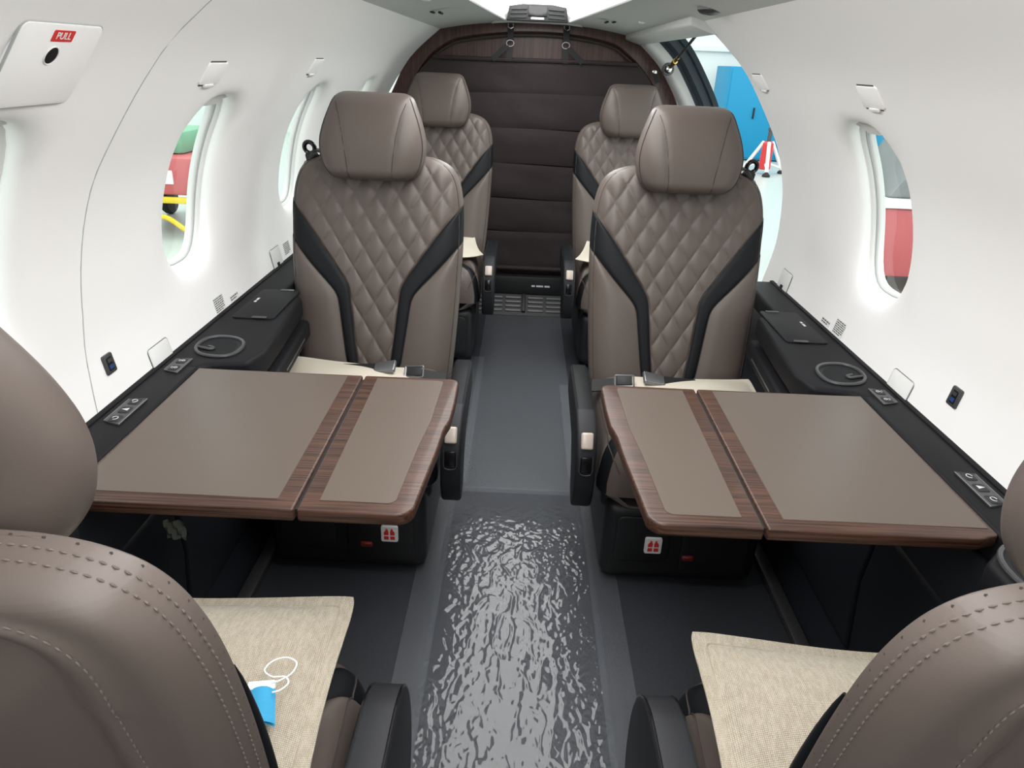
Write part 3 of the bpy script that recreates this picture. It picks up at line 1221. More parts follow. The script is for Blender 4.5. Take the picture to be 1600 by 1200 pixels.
def armrest(root, side, yoff=0.0, dx=0.0, near=False):
    """aisle armrest; side = +1 or -1 in the seat's own x"""
    prof = cr([(-0.06, 0.462), (-0.15, 0.464), (-0.33, 0.462), (-0.385, 0.452), (-0.425, 0.428), (-0.452, 0.385), (-0.462, 0.33), (-0.455, 0.27), (-0.43, 0.225), (-0.40, 0.215)], 4)
    prof = prof + [(-0.36, 0.235), (-0.33, 0.30), (-0.28, 0.35), (-0.12, 0.37), (-0.06, 0.38)]
    xa, xb = 0.243 + dx, 0.294 + dx

    def body(mb):
        mb.prism([(y + yoff, z) for y, z in prof], 0, side * xa, side * xb, 0.009, 3)
    key = 'arm%d%.2f' % (side, yoff)
    a = mesh_part('armrest', key, body, 'arm', root, 40)
    if near:
        a.location.z = 0.03

    def pad_(mb):
        mb.prism([(-0.06 + yoff, 0.464), (-0.15 + yoff, 0.466), (-0.33 + yoff, 0.464), (-0.38 + yoff, 0.454), (-0.38 + yoff, 0.444), (-0.33 + yoff, 0.45), (-0.06 + yoff, 0.45)], 0, side * (xa + 0.004), side * (xb - 0.004), 0.004, 2)
    if not near:
        mesh_part('arm_pad', key + 'p', pad_, 'black_leather', a)
    else:
        for xe in (xa + 0.004, xb - 0.004):
            def edge_pipe(mb):
                mb.tube([(side * xe, y + yoff, z - 0.002) for y, z in prof[:26]], 0.0022, 6)
            mesh_part('pad_piping', key + 'e%.3f' % xe, edge_pipe, 'black', a)
    if near:
        return
    MX = Matrix.Translation((side * (xa + xb) / 2, -0.437 + yoff, 0.418)) @ Matrix.Rotation(math.radians(62), 4, 'X')

    def lever(mb):
        mb.box((-0.015, -0.020, -0.004), (0.015, 0.022, 0.010), 0.005, 3, MX)
    o = mesh_part('recline_lever', key + 'l', lever, 'beige', a)
    o['label'] = 'beige recline lever'
    MX2 = Matrix.Translation((side * (xa + xb) / 2, -0.459 + yoff, 0.362)) @ Matrix.Rotation(math.radians(82), 4, 'X')

    def pocket(mb):
        pts = [(x, y, 0.003) for x, y in [(-0.016, 0.024), (-0.0165, -0.012), (-0.013, -0.022), (-0.004, -0.025), (0.004, -0.025), (0.013, -0.022), (0.0165, -0.012), (0.016, 0.024)]]
        mb.tube([MX2 @ Vector(p) for p in pts], 0.0013, 6)
    mesh_part('lever_bezel', key + 'b', pocket, 'gunmetal', a)

    def lever2(mb):
        mb.box((-0.0135, -0.019, -0.002), (0.0135, 0.024, 0.004), 0.003, 2, MX2)
    mesh_part('lever_recess', key + 'r', lever2, 'black', a)


def make_seat(label, loc, rz, arm_side, belt_side, kind, dz_head=0.0):
    root = empty('cabin_seat', loc, rz, label=label, cat='seat', group='leather cabin seats')
    near = kind == 'near'
    if not near:
        mesh_part('backrest', 'shell', b_shell, 'leather', root)
        mesh_part('quilted_panel', 'quilt', b_quilt, 'leather', root)
        for sg in (1, -1):
            o = mesh_part('accent_band', 'band%d' % sg, b_band(sg), 'black_leather', root)
            o['label'] = 'black leather chevron band'
        mesh_part('seam_piping', 'piping', b_piping, 'piping', root)['kind'] = 'stuff'
        h = mesh_part('headrest', 'head', b_head, 'leather', root)
        mesh_part('headrest_piping', 'headp', b_head_piping, 'piping', h)['kind'] = 'stuff'
        h.location = (0, 0.085, 0.94 + dz_head)
        cushion(root, 0.47, 0.0)
        ys = 0.0
    else:
        near_back(root)
        cushion(root, 0.36, 0.05, 0.236, arm_side * 0.022)
        ys = 0.225
    armrest(root, arm_side, ys, 0.03 if near else 0.0, near)

    # shoulder belt guide on the outboard shoulder
    def guide(mb):
        mb.tube([(0.014 * math.cos(a), -0.002 * math.sin(a), 0.016 + 0.016 * math.sin(a)) for a in [2 * PI * k / 18 for k in range(18)]], 0.0065, 8, closed=True)
        mb.prism([(-0.022, -0.016), (0.022, -0.016), (0.016, 0.006), (-0.016, 0.006)], 1, -0.02, 0.03, 0.004, 2)
    if not near:
        g = mesh_part('belt_guide', 'guide', guide, 'black', root)
        g.location = (belt_side * 0.192, LEAN * 0.58, 0.995)
        g.rotation_euler = (0, belt_side * 0.45, 0)

        def bez(mb):
            mb.prism(rrect(-0.036, 0.036, -0.030, 0.030, 0.008), 2, 0.0, 0.006, 0.002, 1)
        g2 = mesh_part('guide_bezel', 'guideb', bez, 'leather', root)
        g2.location = (belt_side * 0.186, LEAN * 0.575 - 0.005, 0.974)
        g2.rotation_euler = (0.25, belt_side * 0.5, 0)

    # base: dark plinth, leather skirt
    dpt = 0.45 if not near else 0.28

    def plinth(mb):
        mb.box((-0.205, -dpt, 0.012), (0.205, 0.06, 0.245), 0.03, 4)
    mesh_part('base', 'plinth' + str(near), plinth, 'dark', root)

    for i_, r_ in enumerate((rrect(-0.175, -0.03, 0.075, 0.215, 0.02), rrect(0.0, 0.175, 0.04, 0.215, 0.02))):
        mesh_part('base_front_panel', 'plinthi%d' % i_ + str(near), lambda mb: mb.prism(r_, 1, -dpt - 0.005, -dpt + 0.02, 0.004, 2), 'dark', root)

    def skirt(mb):
        mb.box((-0.215, -dpt - 0.005 + 0.05, 0.20), (0.215, 0.03, 0.30), 0.02, 3)
    mesh_part('skirt', 'skirt' + str(near), skirt, 'leather' if kind == 'aft' else 'dark', root)

    def rail(mb):
        mb.box((-0.02, -dpt + 0.04, 0.0), (0.02, 0.10, 0.014), 0.003)
    for sx in (-0.15, 0.15):
        mesh_part('seat_track', 'trk' + str(near), rail, 'gunmetal', root).location.x = sx
    return root


# ---- rear faces of the two nearest seats
NLEAN = 0.22
NDZ = -0.045


def near_w(z):
    return bw(z) * 0.95


NOUT = [(near_w(z), z) for z in [0.30 + k * 0.02 for k in range(30)] + [0.90 + k * 0.004 for k in range(20)] + [0.98 + k * 0.0008 for k in range(25)] if z < 0.9999] + [(near_w(1.0) * (1 - k / 8), 1.0) for k in range(9)]


def near_dist(x, z):
    ax = abs(x)
    best = 1e9
    for i in range(len(NOUT) - 1):
        a, b = NOUT[i], NOUT[i + 1]
        dx, dy = b[0] - a[0], b[1] - a[1]
        l2 = dx * dx + dy * dy
        if l2 < 1e-12:
            continue
        t = max(0.0, min(1.0, ((ax - a[0]) * dx + (z - a[1]) * dy) / l2))
        d = math.hypot(ax - a[0] - dx * t, z - a[1] - dy * t)
        best = min(best, d)
    return best


IPW, IPZ, IPH = 0.165, 0.86, 0.10


def inner_s(x, z):
    """signed distance-like value inside the inset rear panel (superelliptic top)"""
    if z <= IPZ:
        return IPW - abs(x)
    q = ((abs(x) / IPW) ** 4 + ((z - IPZ) / IPH) ** 4) ** 0.25
    return (1 - q) * 0.13


def near_rear(x, z):
    e = near_dist(x, z)
    T = 0.052
    r = 0.032
    d = T * (max(0.0, 1 - (max(0.0, r - e) / r) ** 2.4) ** 0.5)
    d += 0.03 * smooth01(e / 0.22)
    s = inner_s(x, z)
    if s > 0:
        d -= 0.014 * smooth01(s / 0.02)
    d += 0.004 * math.exp(-((s + 0.006) / 0.007) ** 2)
    return Vector((x, NLEAN * (z - 0.4) + d, z))


def near_back(root):
    def shell(mb):
        zs = [0.36 + (1.0 - 0.36) * k / 110 for k in range(111)]
        zs = sorted(set(zs + [1.0 - 0.05 * (1 - math.sin(PI / 2 * k / 14)) for k in range(15)]))
        R, F = [], []
        for z in zs:
            w = near_w(z)
            R.append([near_rear(w * math.sin((-1 + 2 * k / 100) * PI / 2), z) for k in range(101)])
            for k in ((0, 100) if z < 0.9999 else range(101)):
                R[-1][k].y = NLEAN * (z - 0.4)
            F.append([Vector((p.x, NLEAN * (z - 0.4) - 0.012 * superroll(p.x / w, 6, 0.5) * max(0.0, 1 - (max(0.0, z - 0.95) / 0.05) ** 2) ** 0.5, z)) for p in R[-1]])
        mb.grid(R, flip=True)
        mb.grid(F)
    nb = mesh_part('backrest', 'nshell', shell, 'leather', root, 60)
    nb.location = (0, 0, NDZ)

    def band(mb):
        # dark lip between the rear shell and the front bolster
        pts = [Vector((near_w(z) - 0.009, NLEAN * (z - 0.4) - 0.012, z)) for z in [0.45 + k * 0.02 for k in range(20)]]
        mb.tube(pts, [0.0015 + 0.0085 * math.sin(PI * k / 19) ** 0.7 for k in range(20)], 8)
    for sg in (1, -1):
        o = mesh_part('side_bolster', 'nband', band, 'black_leather', nb)
        o.scale = (sg, 1, 1)
        o['label'] = 'black leather side bolster'

    def off_curve(off, z_from):
        pts = []
        n = len(NOUT)
        for i in range(1, n - 1):
            a, b = NOUT[i - 1], NOUT[i + 1]
            dx, dy = b[0] - a[0], b[1] - a[1]
            l = math.hypot(dx, dy)
            if l < 1e-9:
                continue
            nx, ny = -dy / l, dx / l
            p = (NOUT[i][0] + nx * off, NOUT[i][1] + ny * off)
            if p[1] > z_from and p[0] > 0.0 and near_dist(*p) > off * 0.8:
                pts.append(p)
        full = pts + [(-x, z) for x, z in reversed(pts)]
        return full

    def resample(pts, step):
        out = [pts[0]]
        acc = 0
        for i in range(len(pts) - 1):
            a, b = pts[i], pts[i + 1]
            d = math.dist(a, b)
            t = step - acc
            while t < d:
                out.append((a[0] + (b[0] - a[0]) * t / d, a[1] + (b[1] - a[1]) * t / d))
                t += step
            acc = d - (t - step)
        return out

    def stitches(mb, pts, ln, r=0.0011):
        for i in range(0, len(pts) - 1):
            a, b = Vector((*pts[i], 0)), Vector((*pts[i + 1], 0))
            q = a + (b - a) * ln
            p0, p1 = near_rear(a.x, a.y), near_rear(q.x, q.y)
            m2 = (a + q) / 2
            pm = near_rear(m2.x, m2.y)
            ctr = Vector((m2.x * 0.6, pm.y - 0.06, m2.y - 0.08))
            nn = (pm - ctr).normalized() * 0.0008
            mb.tube([p0, pm + nn, p1], [r * 0.6, r, r * 0.6], 5)

    def st(mb):
        stitches(mb, resample(off_curve(0.0008, 0.5), 0.0085), 0.62)
        stitches(mb, resample(off_curve(0.0034, 0.5), 0.0085), 0.62)
        arc = [(IPW + 0.012, 0.55 + k * 0.01) for k in range(31)] + [((IPW + 0.012) * math.copysign(abs(math.cos(a)) ** 0.5, math.cos(a)), IPZ + (IPH + 0.01) * math.sin(a) ** 0.5) for a in [PI * k / 60 for k in range(1, 60)]] + [(-IPW - 0.012, 0.85 - k * 0.01) for k in range(30)]
        stitches(mb, resample(arc, 0.0085), 0.62)
    o = mesh_part('stitching', 'nst', st, 'thread', nb)
    o['kind'] = 'stuff'

    def perf(mb):
        for p in resample(off_curve(0.0008, 0.6), 0.022):
            a = near_rear(*p) + Vector((-math.copysign(0.0, p[0]), -0.009, 0.0008))
            mb.lathe([(0.0002, -0.0004), (0.0013, -0.0004), (0.0013, 0.0006), (0.0002, 0.0006)], 6, Matrix.Translation(a + Vector((0, 0.0, 0))) @ Matrix.Rotation(-PI / 2 + 0.6, 4, 'X'))
    o = mesh_part('perforation', 'nperf', perf, 'piping', nb)
    o['kind'] = 'stuff'
    # head rest seen from behind: leather wings around a black rear pad
    h = mesh_part('headrest', 'head', b_head, 'leather', root)
    h.location = (0, 0.075, 0.935 + NDZ)
    h.scale = (0.9, 0.95, 0.95)

    def hb(mb):
        pts = [(0.088 * math.copysign(abs(math.cos(a)) ** 0.7, math.cos(a)), 0.075 + 0.072 * math.copysign(abs(math.sin(a)) ** 0.7, math.sin(a))) for a in [2 * PI * k / 40 for k in range(40)]]
        rows = []
        for f, lift in ((1.0, -0.004), (0.98, 0.003), (0.9, 0.006), (0.5, 0.008), (0.02, 0.008)):
            rows.append([head_pt(x * f, 0.075 + (v - 0.075) * f, False) + Vector((0, lift, 0)) for x, v in pts])
        mb.grid(rows, closed_u=True)
    o = mesh_part('headrest_back_pad', 'hback', hb, 'black_leather', h)
    o['label'] = 'black pad on the back of the headrest'


MIDY, AFTY, NEARY = 1.95, 3.33, 0.52
S_ML = make_seat('quilted taupe leather seat behind the left folding table, facing forward', (-0.451, MIDY, 0), 0, 1, -1, 'mid')
S_MR = make_seat('quilted taupe leather seat behind the right folding table, facing forward', (0.42, MIDY, 0), 0, -1, 1, 'mid')
S_AL = make_seat('rearmost quilted taupe seat on the left beside the brown curtain', (-0.43, AFTY, 0.03), 0, 1, -1, 'aft')
S_AR = make_seat('rearmost quilted taupe seat on the right beside the open cargo door', (0.452, AFTY + 0.04, 0.015), 0, -1, 1, 'aft')
S_NL = make_seat('nearest taupe leather seat at lower left, seen from behind, turned to the left table', (-0.49, NEARY, 0), PI, -1, 1, 'near')
S_NR = make_seat('nearest taupe leather seat at lower right, seen from behind, turned to the right table', (0.485, NEARY, 0), PI, 1, -1, 'near')

# placards with the life vest symbol on the plinths of the two middle seats
for root, x in ((S_ML, 0.112), (S_MR, -0.075)):
    mb = MB()
    mb.prism(rrect(x - 0.022, x + 0.022, 0.108, 0.156, 0.005), 1, -0.462, -0.452, 0.001, 1)
    p = mb.build('life_vest_placard', 'white', root)
    p['label'] = 'small white placard with a red life vest symbol'
    mb = MB()
    for sx in (-1, 1):
        mb.prism([(x + sx * 0.002, 0.1300), (x + sx * 0.014, 0.1300), (x + sx * 0.014, 0.1380), (x + sx * 0.007, 0.1480), (x + sx * 0.011, 0.1490), (x + sx * 0.005, 0.1495), (x + sx * 0.002, 0.1400)], 1, -0.4632, -0.4622)
        mb.prism([(x + sx * 0.002, 0.1260), (x + sx * 0.014, 0.1260), (x + sx * 0.014, 0.1160), (x + sx * 0.002, 0.1160)], 1, -0.4632, -0.4622)
    mb.build('symbol', 'sign_red', p, smooth=0)
for root, x in ((S_ML, 0.05), (S_MR, 0.02)):
    mb = MB()
    mb.prism([(x - 0.016, 0.088), (x + 0.016, 0.088), (x + 0.016, 0.102), (x - 0.016, 0.102)], 1, -0.463, -0.452, 0.003, 1)
    o = mb.build('release_tab', mat('dark_red', (0.16, 0.012, 0.012), 0.5), root)
    o['label'] = 'dark red release tab'


# ------------------------------------------------------------------ side consoles
def console(side):
    nm = 'left' if side < 0 else 'right'
    ye = YB - 0.06 if side < 0 else 2.24
    root = empty('side_console', (side * 0.72, 1.4, 0.0), label='black side ledge with cup holder and lids along the %s wall' % nm, cat='console')
    ox, oy = side * 0.72, 1.4

    def X(x):
        return side * x - ox
    ztop = 0.640
    # aft wide console
    mb = MB()
    poly = [(X(0.615), 1.40 - oy), (X(0.60), 1.47 - oy), (X(0.61), 1.62 - oy), (X(0.63), 1.86 - oy), (X(0.695), 1.92 - oy), (X(0.705), ye - oy), (X(0.795), ye - oy), (X(0.795), 1.36 - oy), (X(0.712), 1.36 - oy), (X(0.695), 1.385 - oy)]
    mb.prism(poly, 2, 0.585, ztop, 0.010, 3)
    mb.build('console_top', 'console', root)
    mb = MB()
    mb.prism([(X(0.70), 1.44 - oy), (X(0.705), ye - 0.1 - oy), (X(0.785), ye - 0.1 - oy), (X(0.785), 1.44 - oy)], 2, 0.34, 0.59, 0.012, 2)
    mb.build('console_body', 'dark_panel', root)
    mb = MB()
    mb.prism([(X(0.59), 1.52 - oy), (X(0.62), 1.88 - oy), (X(0.70), 1.88 - oy), (X(0.70), 1.52 - oy)], 2, 0.52, 0.57, 0.012, 3)
    mb.build('lower_ledge', 'console', root)
    mb = MB()
    mb.prism([(X(0.594), 1.58 - oy), (X(0.611), 1.79 - oy), (X(0.616), 1.79 - oy), (X(0.599), 1.58 - oy)], 2, 0.542, 0.546)
    mb.build('trim_line', 'grey_metal', root)
    # narrow rail beside the table
    mb = MB()
    mb.prism([(X(0.708), 0.865 - oy), (X(0.708), 1.37 - oy), (X(0.795), 1.37 - oy), (X(0.795), 0.865 - oy)], 2, 0.585, ztop, 0.008, 3)
    mb.build('table_rail', 'console', root)
    # wide console towards the cockpit
    mb = MB()
    mb.prism([(X(0.715), 0.50 - oy), (X(0.715), 0.66 - oy), (X(0.65), 0.72 - oy), (X(0.65), 0.82 - oy), (X(0.70), 0.865 - oy), (X(0.795), 0.865 - oy), (X(0.795), 0.50 - oy)], 2, 0.585, ztop, 0.010, 3)
    mb.build('console_top', 'console', root)
    # raised upstand against the wall
    mb = MB()
    mb.prism([(X(0.784), ztop - 0.01), (X(0.782), ztop + 0.003), (X(0.80), ztop + 0.004), (X(0.80), ztop - 0.01)], 1, 0.52 - oy, ye - oy, 0.003, 2)
    mb.build('upstand', 'console', root)

    # cup holder: raised D shaped rim, dished floor, finger slot
    def cup(cx, cy):
        c = Vector((X(cx), cy - oy, ztop))
        pts = []
        for k in range(40):
            a = 2 * PI * k / 40
            r = 1.0
            pts.append(c + Vector((0.052 * math.copysign(abs(math.cos(a)) ** 0.85, math.cos(a)), 0.058 * math.copysign(abs(math.sin(a)) ** 0.85, math.sin(a)) + 0.012 * side * math.cos(a), 0.003)))
        mb = MB()
        mb.tube(pts, 0.0042, 8, closed=True)
        ring_ = mb.build('cup_holder_rim', 'gunmetal', root)
        mb = MB()
        mb.grid([[c + (p - c) * f + Vector((0, 0, h)) for p in pts] for f, h in ((1.0, 0.0), (0.93, -0.001), (0.88, -0.002), (0.5, -0.0025), (0.03, -0.0025))], closed_u=True)
        mb.build('cup_holder_lid', 'lid', ring_)
        mb = MB()
        q = [c + Vector((0.046 * side, -0.01, 0.003)), c + Vector((0.028 * side, -0.016, 0.003)), c + Vector((0.015 * side, -0.020, 0.003)), c + Vector((0.010 * side, -0.012, 0.003)), c + Vector((0.024 * side, -0.004, 0.003))]
        mb.tube([Vector(p) for p in cr([tuple(p) for p in q], 5)], 0.0035, 8)
        mb.build('finger_catch', 'gunmetal', ring_)
    cup(0.706, 1.478)
    cup(0.715, 0.80)
    # storage lid with lettering
    for a, b in ((1.67, 1.91),):
        mb = MB()
        mb.prism([(X(x), y - oy) for x, y in rrect(0.648, 0.755, a, b, 0.012)], 2, ztop - 0.002, ztop + 0.004, 0.0015, 2)
        lid = mb.build('storage_lid', 'lid', root)
        for yy in (a + 0.005, b - 0.005):
            mb = MB()
            mb.prism([(X(x), y - oy) for x, y in rrect(0.665, 0.705, yy - 0.007, yy + 0.007, 0.006)], 2, ztop + 0.002, ztop + 0.0055, 0.001, 1)
            mb.build('finger_notch', 'black', lid)
        rot = PI / 2 if side < 0 else -PI / 2
        print_rows('printed_rows', 1, 0.036, 0.012, 'light_print', Matrix.Translation((X(0.738), (a + b) / 2 + 0.02 - oy, ztop + 0.0045)) @ Matrix.Rotation(rot, 4, 'Z'), lid)
    # button panels
    for (y0, y1, x0, x1, kind) in ((1.325, 1.40, 0.735, 0.768, 2), (0.955 if side > 0 else 1.095, 1.06 if side > 0 else 1.20, 0.735, 0.768, 3)):
        mb = MB()
        mb.prism([(X(x0), y0 - oy), (X(x0), y1 - oy), (X(x1), y1 - 0.005 - oy), (X(x1), y0 + 0.012 - oy)], 2, ztop - 0.002, ztop + 0.003, 0.0012, 1)
        pn = mb.build('button_panel', 'gunmetal', root)
        mb = MB()
        mb.tube([(X(x0), y0 - oy, ztop + 0.003), (X(x0), y1 - oy, ztop + 0.003), (X(x1), y1 - 0.005 - oy, ztop + 0.003), (X(x1), y0 + 0.012 - oy, ztop + 0.003)], 0.001, 5, closed=True)
        mb.build('panel_edge', 'grey_metal', pn)
        for k in range(kind):
            yy = y0 + (y1 - y0) * (k + 0.5) / kind + 0.003
            xm = (x0 + x1) / 2
            mb = MB()
            mb.prism([(X(x), y - oy) for x, y in rrect(xm - 0.010, xm + 0.010, yy - 0.012, yy + 0.012, 0.004)], 2, ztop + 0.002, ztop + 0.0045, 0.001, 1)
            bt = mb.build('button', 'dark', pn)
            mb = MB()
            if kind == 2:
                mb.tube([(X(xm - 0.004 + 0.0035 * math.cos(t)), yy + 0.0035 * math.sin(t) - oy, ztop + 0.005) for t in [2 * PI * i / 10 for i in range(10)]], 0.0007, 4, closed=True)
                mb.tube([(X(xm), yy - oy, ztop + 0.005), (X(xm + 0.006), yy + 0.004 - oy, ztop + 0.005)], 0.0008, 4)
                mb.tube([(X(xm + 0.001), yy - 0.004 - oy, ztop + 0.005), (X(xm + 0.006), yy - 0.001 - oy, ztop + 0.005)], 0.0008, 4)
            elif k == 1:
                mb.prism([(X(xm - 0.006), yy - 0.005 - oy), (X(xm + 0.006), yy - oy), (X(xm - 0.006), yy + 0.005 - oy)], 2, ztop + 0.0044, ztop + 0.0052)
            else:
                mb.tube([(X(xm + 0.005 * math.cos(t)), yy + 0.006 * math.sin(t) - oy, ztop + 0.005) for t in [1.6 * PI * i / 10 for i in range(11)]], 0.0008, 4)
            mb.build('icon', 'light_print', bt)
    # foot vent / bracket shadow gap below the table rail
    mb = MB()
    mb.prism([(X(0.70), 0.87 - oy), (X(0.70), 1.37 - oy), (X(0.785), 1.37 - oy), (X(0.785), 0.87 - oy)], 2, 0.46, 0.585, 0.006, 2)
    mb.build('rail_skirt', 'dark_panel', root)
    return root


console(-1)
console(1)


# ------------------------------------------------------------------ folding tables
def table(side):
    nm = 'left' if side < 0 else 'right'
    ya, yb = (0.867, 1.360) if side < 0 else (0.872, 1.366)
    root = empty('folding_table', (side * 0.43, 1.11, 0.62), label='%s fold-out table with dark wood edge and taupe leather inlays' % nm, cat='table')
    ox, oy, oz = side * 0.43, 1.11, 0.62

    def P(pts):
        return [(side * x - ox, y - oy) for x, y in pts]
    zt = 0.640 - oz
    th = 0.022
    main = [(0.355, ya), (0.672, ya), (0.706, ya + 0.012), (0.706, yb), (0.355, yb)]

    def arc(cx, cy, r, a0, a1, n=6):
        return [(cx + r * math.cos(math.radians(a0 + (a1 - a0) * k / n)), cy + r * math.sin(math.radians(a0 + (a1 - a0) * k / n))) for k in range(n + 1)]
    xi, xo = 0.168, 0.152
    fold = [(0.350, yb), (0.350, ya)] + arc(xi + 0.028 + 0.008, ya + 0.028, 0.028, 270, 190, 6) + [(xi + 0.004, ya + 0.08), (xi - 0.006, ya + 0.20), (xi - 0.009, ya + 0.265), (xi - 0.012, ya + 0.285), (xo - 0.001, ya + 0.31), (xo - 0.003, ya + 0.38)] + arc(xo + 0.018, yb - 0.018, 0.02, 175, 90, 5)
    mb = MB()
    mb.prism(P(main), 2, zt - th, zt, 0.004, 3)
    l1 = mb.build('main_leaf', 'table_wood', root)
    mb = MB()
    mb.prism(P(fold), 2, zt - th, zt, 0.004, 3)
    l2 = mb.build('fold_leaf', 'table_wood', root)
    mb = MB()
    mb.prism(P([(0.385, ya + 0.026), (0.698, ya + 0.026), (0.702, yb - 0.004), (0.385, yb - 0.010)]), 2, zt - 0.001, zt + 0.0012, 0.0005, 1)
    mb.build('leather_inlay', 'inlay', l1)
    mb = MB()
    il = [(0.322, yb - 0.014), (0.322, ya + 0.026)] + arc(xi + 0.040 + 0.012, ya + 0.026 + 0.014, 0.014, 270, 190, 4) + [(xi + 0.028, ya + 0.2), (xo + 0.034, ya + 0.30)] + arc(xo + 0.030 + 0.010, yb - 0.024, 0.010, 170, 90, 4)
    mb.prism(P(il), 2, zt - 0.001, zt + 0.0012, 0.0005, 1)
    mb.build('leather_inlay', 'inlay', l2)
    # hinge strip seen in the joint
    mb = MB()
    mb.box((min(side * 0.3495, side * 0.3555) - ox, ya - oy + 0.01, zt - 0.012), (max(side * 0.3495, side * 0.3555) - ox, yb - oy - 0.01, zt - 0.006))
    mb.build('hinge', 'dark', root)
    # support bracket and slide below
    mb = MB()
    mb.prism(P([(0.31, ya + 0.05), (0.40, ya + 0.05), (0.40, yb - 0.02), (0.31, yb - 0.02)]), 2, zt - th - 0.03, zt - th - 0.001, 0.006, 2)
    mb.build('support_arm', 'dark', root)
    mb = MB()
    mb.prism(P([(0.40, 1.06), (0.698, 1.06), (0.698, 1.16), (0.40, 1.16)]), 2, zt - th - 0.03, zt - th - 0.002, 0.006, 2)
    mb.build('slide_rail', 'dark', root)
    return root


table(-1)
table(1)


# ------------------------------------------------------------------ wall furniture
def wall_obj(name, side, y, z, label, cat, group=None):
    f = wall_frame(side, y, s_of_z(z), 0.0)
    root = empty(name, (0, 0, 0), label=label, cat=cat, group=group)
    root.matrix_world = f
    return root


def service_flap(side, y, z, w, h, label):
    r = wall_obj('ceiling_service_flap', side, y, z, label, 'flap', 'small service flaps above the windows')
    mb = MB()
    mb.prism(rrect(-w / 2, w / 2, -h / 2, h / 2, 0.006), 2, -0.004, 0.0035, 0.0015, 2)
    mb.build('flap', 'wall', r)
    for yy in (-h / 2 - 0.003, h / 2 + 0.002):
        mb = MB()
        mb.prism(rrect(-w / 2 + 0.004, w / 2 - 0.012, yy - 0.0015, yy + 0.0015, 0.001, 2), 2, -0.002, 0.0012)
        mb.build('shadow_gap', 'text', r, smooth=0)
    mb = MB()
    mb.prism(rrect(-0.022, 0.022, -h / 2 - 0.006, -h / 2 + 0.001, 0.003), 2, -0.002, 0.006, 0.0015, 2)
    mb.build('finger_lip', 'trim_white', r)
    return r


service_flap(-1, 1.492, 1.214, 0.092, 0.048, 'small white service flap above the left window beside the table')
service_flap(-1, 2.20, 1.222, 0.092, 0.048, 'small white service flap high on the left wall behind the middle seat')
service_flap(1, 1.51, 1.222, 0.092, 0.048, 'small white service flap above the right window beside the table')
service_flap(1, 2.215, 1.231, 0.092, 0.048, 'small white service flap at the edge of the cargo doorway')

# oxygen / life vest hatch with PULL sign
hz0, hz1 = 1.186, 1.279
sh = (s_of_z(hz0) + s_of_z(hz1)) / 2
hatch = empty('pull_hatch', label='white square wall hatch with round hole and red PULL sign', cat='hatch')
hatch.matrix_world = wall_frame(-1, 0.945, sh, -0.003)
hh = (s_of_z(hz1) - s_of_z(hz0)) / 2
mb = MB()
outer = rrect(-0.082, 0.082, -hh, hh, 0.012)
hole = [(-0.006 + 0.0125 * math.cos(2 * PI * k / 24), 0.016 + 0.0125 * math.sin(2 * PI * k / 24)) for k in range(24)]
mb.prism(outer, 2, -0.03, 0.004, 0.0015, 2)
mb.build('panel', 'wall', hatch)
mb = MB()
mb.tube([(x * 1.006, y * 1.01, 0.0015) for x, y in outer], 0.0016, 5, closed=True)
mb.build('shadow_gap', 'gasket', hatch)
mb = MB()
mb.prism(hole, 2, 0.003, 0.0046)
mb.build('finger_hole', 'black', hatch)
mb = MB()
mb.tube([(x, y, 0.0046) for x, y in hole], 0.0009, 5, closed=True)
mb.build('hole_rim', 'trim_white', hatch)
mb = MB()
mb.prism(rrect(-0.021, 0.021, 0.036, 0.0515, 0.002), 2, 0.0035, 0.0048)
sg_ = mb.build('pull_sign', 'sign_red', hatch, smooth=0)
sg_['label'] = 'red sign reading PULL'
text_obj('lettering', 'PULL', 0.0135, 'white', Matrix.Translation((0, 0.0438, 0.0049)), sg_)


def usb(side, y, z, lab):
    r = wall_obj('usb_socket', side, y, z, lab, 'socket', 'usb sockets on the sidewalls')
    mb = MB()
    mb.prism(rrect(-0.016, 0.016, -0.019, 0.019, 0.004), 2, -0.004, 0.004, 0.0015, 2)
    mb.build('face_plate', 'gunmetal', r)
    mb = MB()
    mb.prism(rrect(-0.008, 0.008, -0.013, 0.013, 0.002), 2, 0.003, 0.0048, 0.0005, 1)
    mb.build('insert', 'black', r)
    mb = MB()
    mb.prism(rrect(-0.006, 0.006, -0.010, -0.002, 0.001), 2, 0.004, 0.0054)
    mb.build('blue_port', 'usb_blue', r)
    mb = MB()
    mb.prism(rrect(-0.006, 0.006, 0.003, 0.010, 0.001), 2, 0.004, 0.0054)
    mb.build('port', 'gunmetal', r)


usb(-1, 1.213, 0.707, 'dark usb socket plate on the left wall beside the table')
usb(1, 1.222, 0.712, 'dark usb socket plate on the right wall beside the table')


def ledge_flap(side, y, z, lab, w=0.085, h=0.05):
    r = wall_obj('ledge_flap', side, y, z, lab, 'flap', 'small white flaps above the side ledges')
    mb = MB()
    mb.prism(rrect(-w / 2, w / 2, -h / 2 - 0.01, h / 2, 0.008), 2, -0.002, 0.003, 0.0012, 2)
    mb.build('flap', 'trim_white', r)
    mb = MB()
    o_ = rrect(-w / 2 - 0.001, w / 2 + 0.001, -h / 2 - 0.01, h / 2 + 0.001, 0.009)
    mb.tube([(x, yy, 0.001) for x, yy in o_], 0.0011, 5, closed=True)
    mb.build('shadow_gap', 'grey_metal', r)
    mb = MB()
    mb.box((-0.012, -h / 2 - 0.004, 0.001), (0.006, -h / 2 + 0.006, 0.006), 0.002)
    mb.build('latch', 'dark', r)


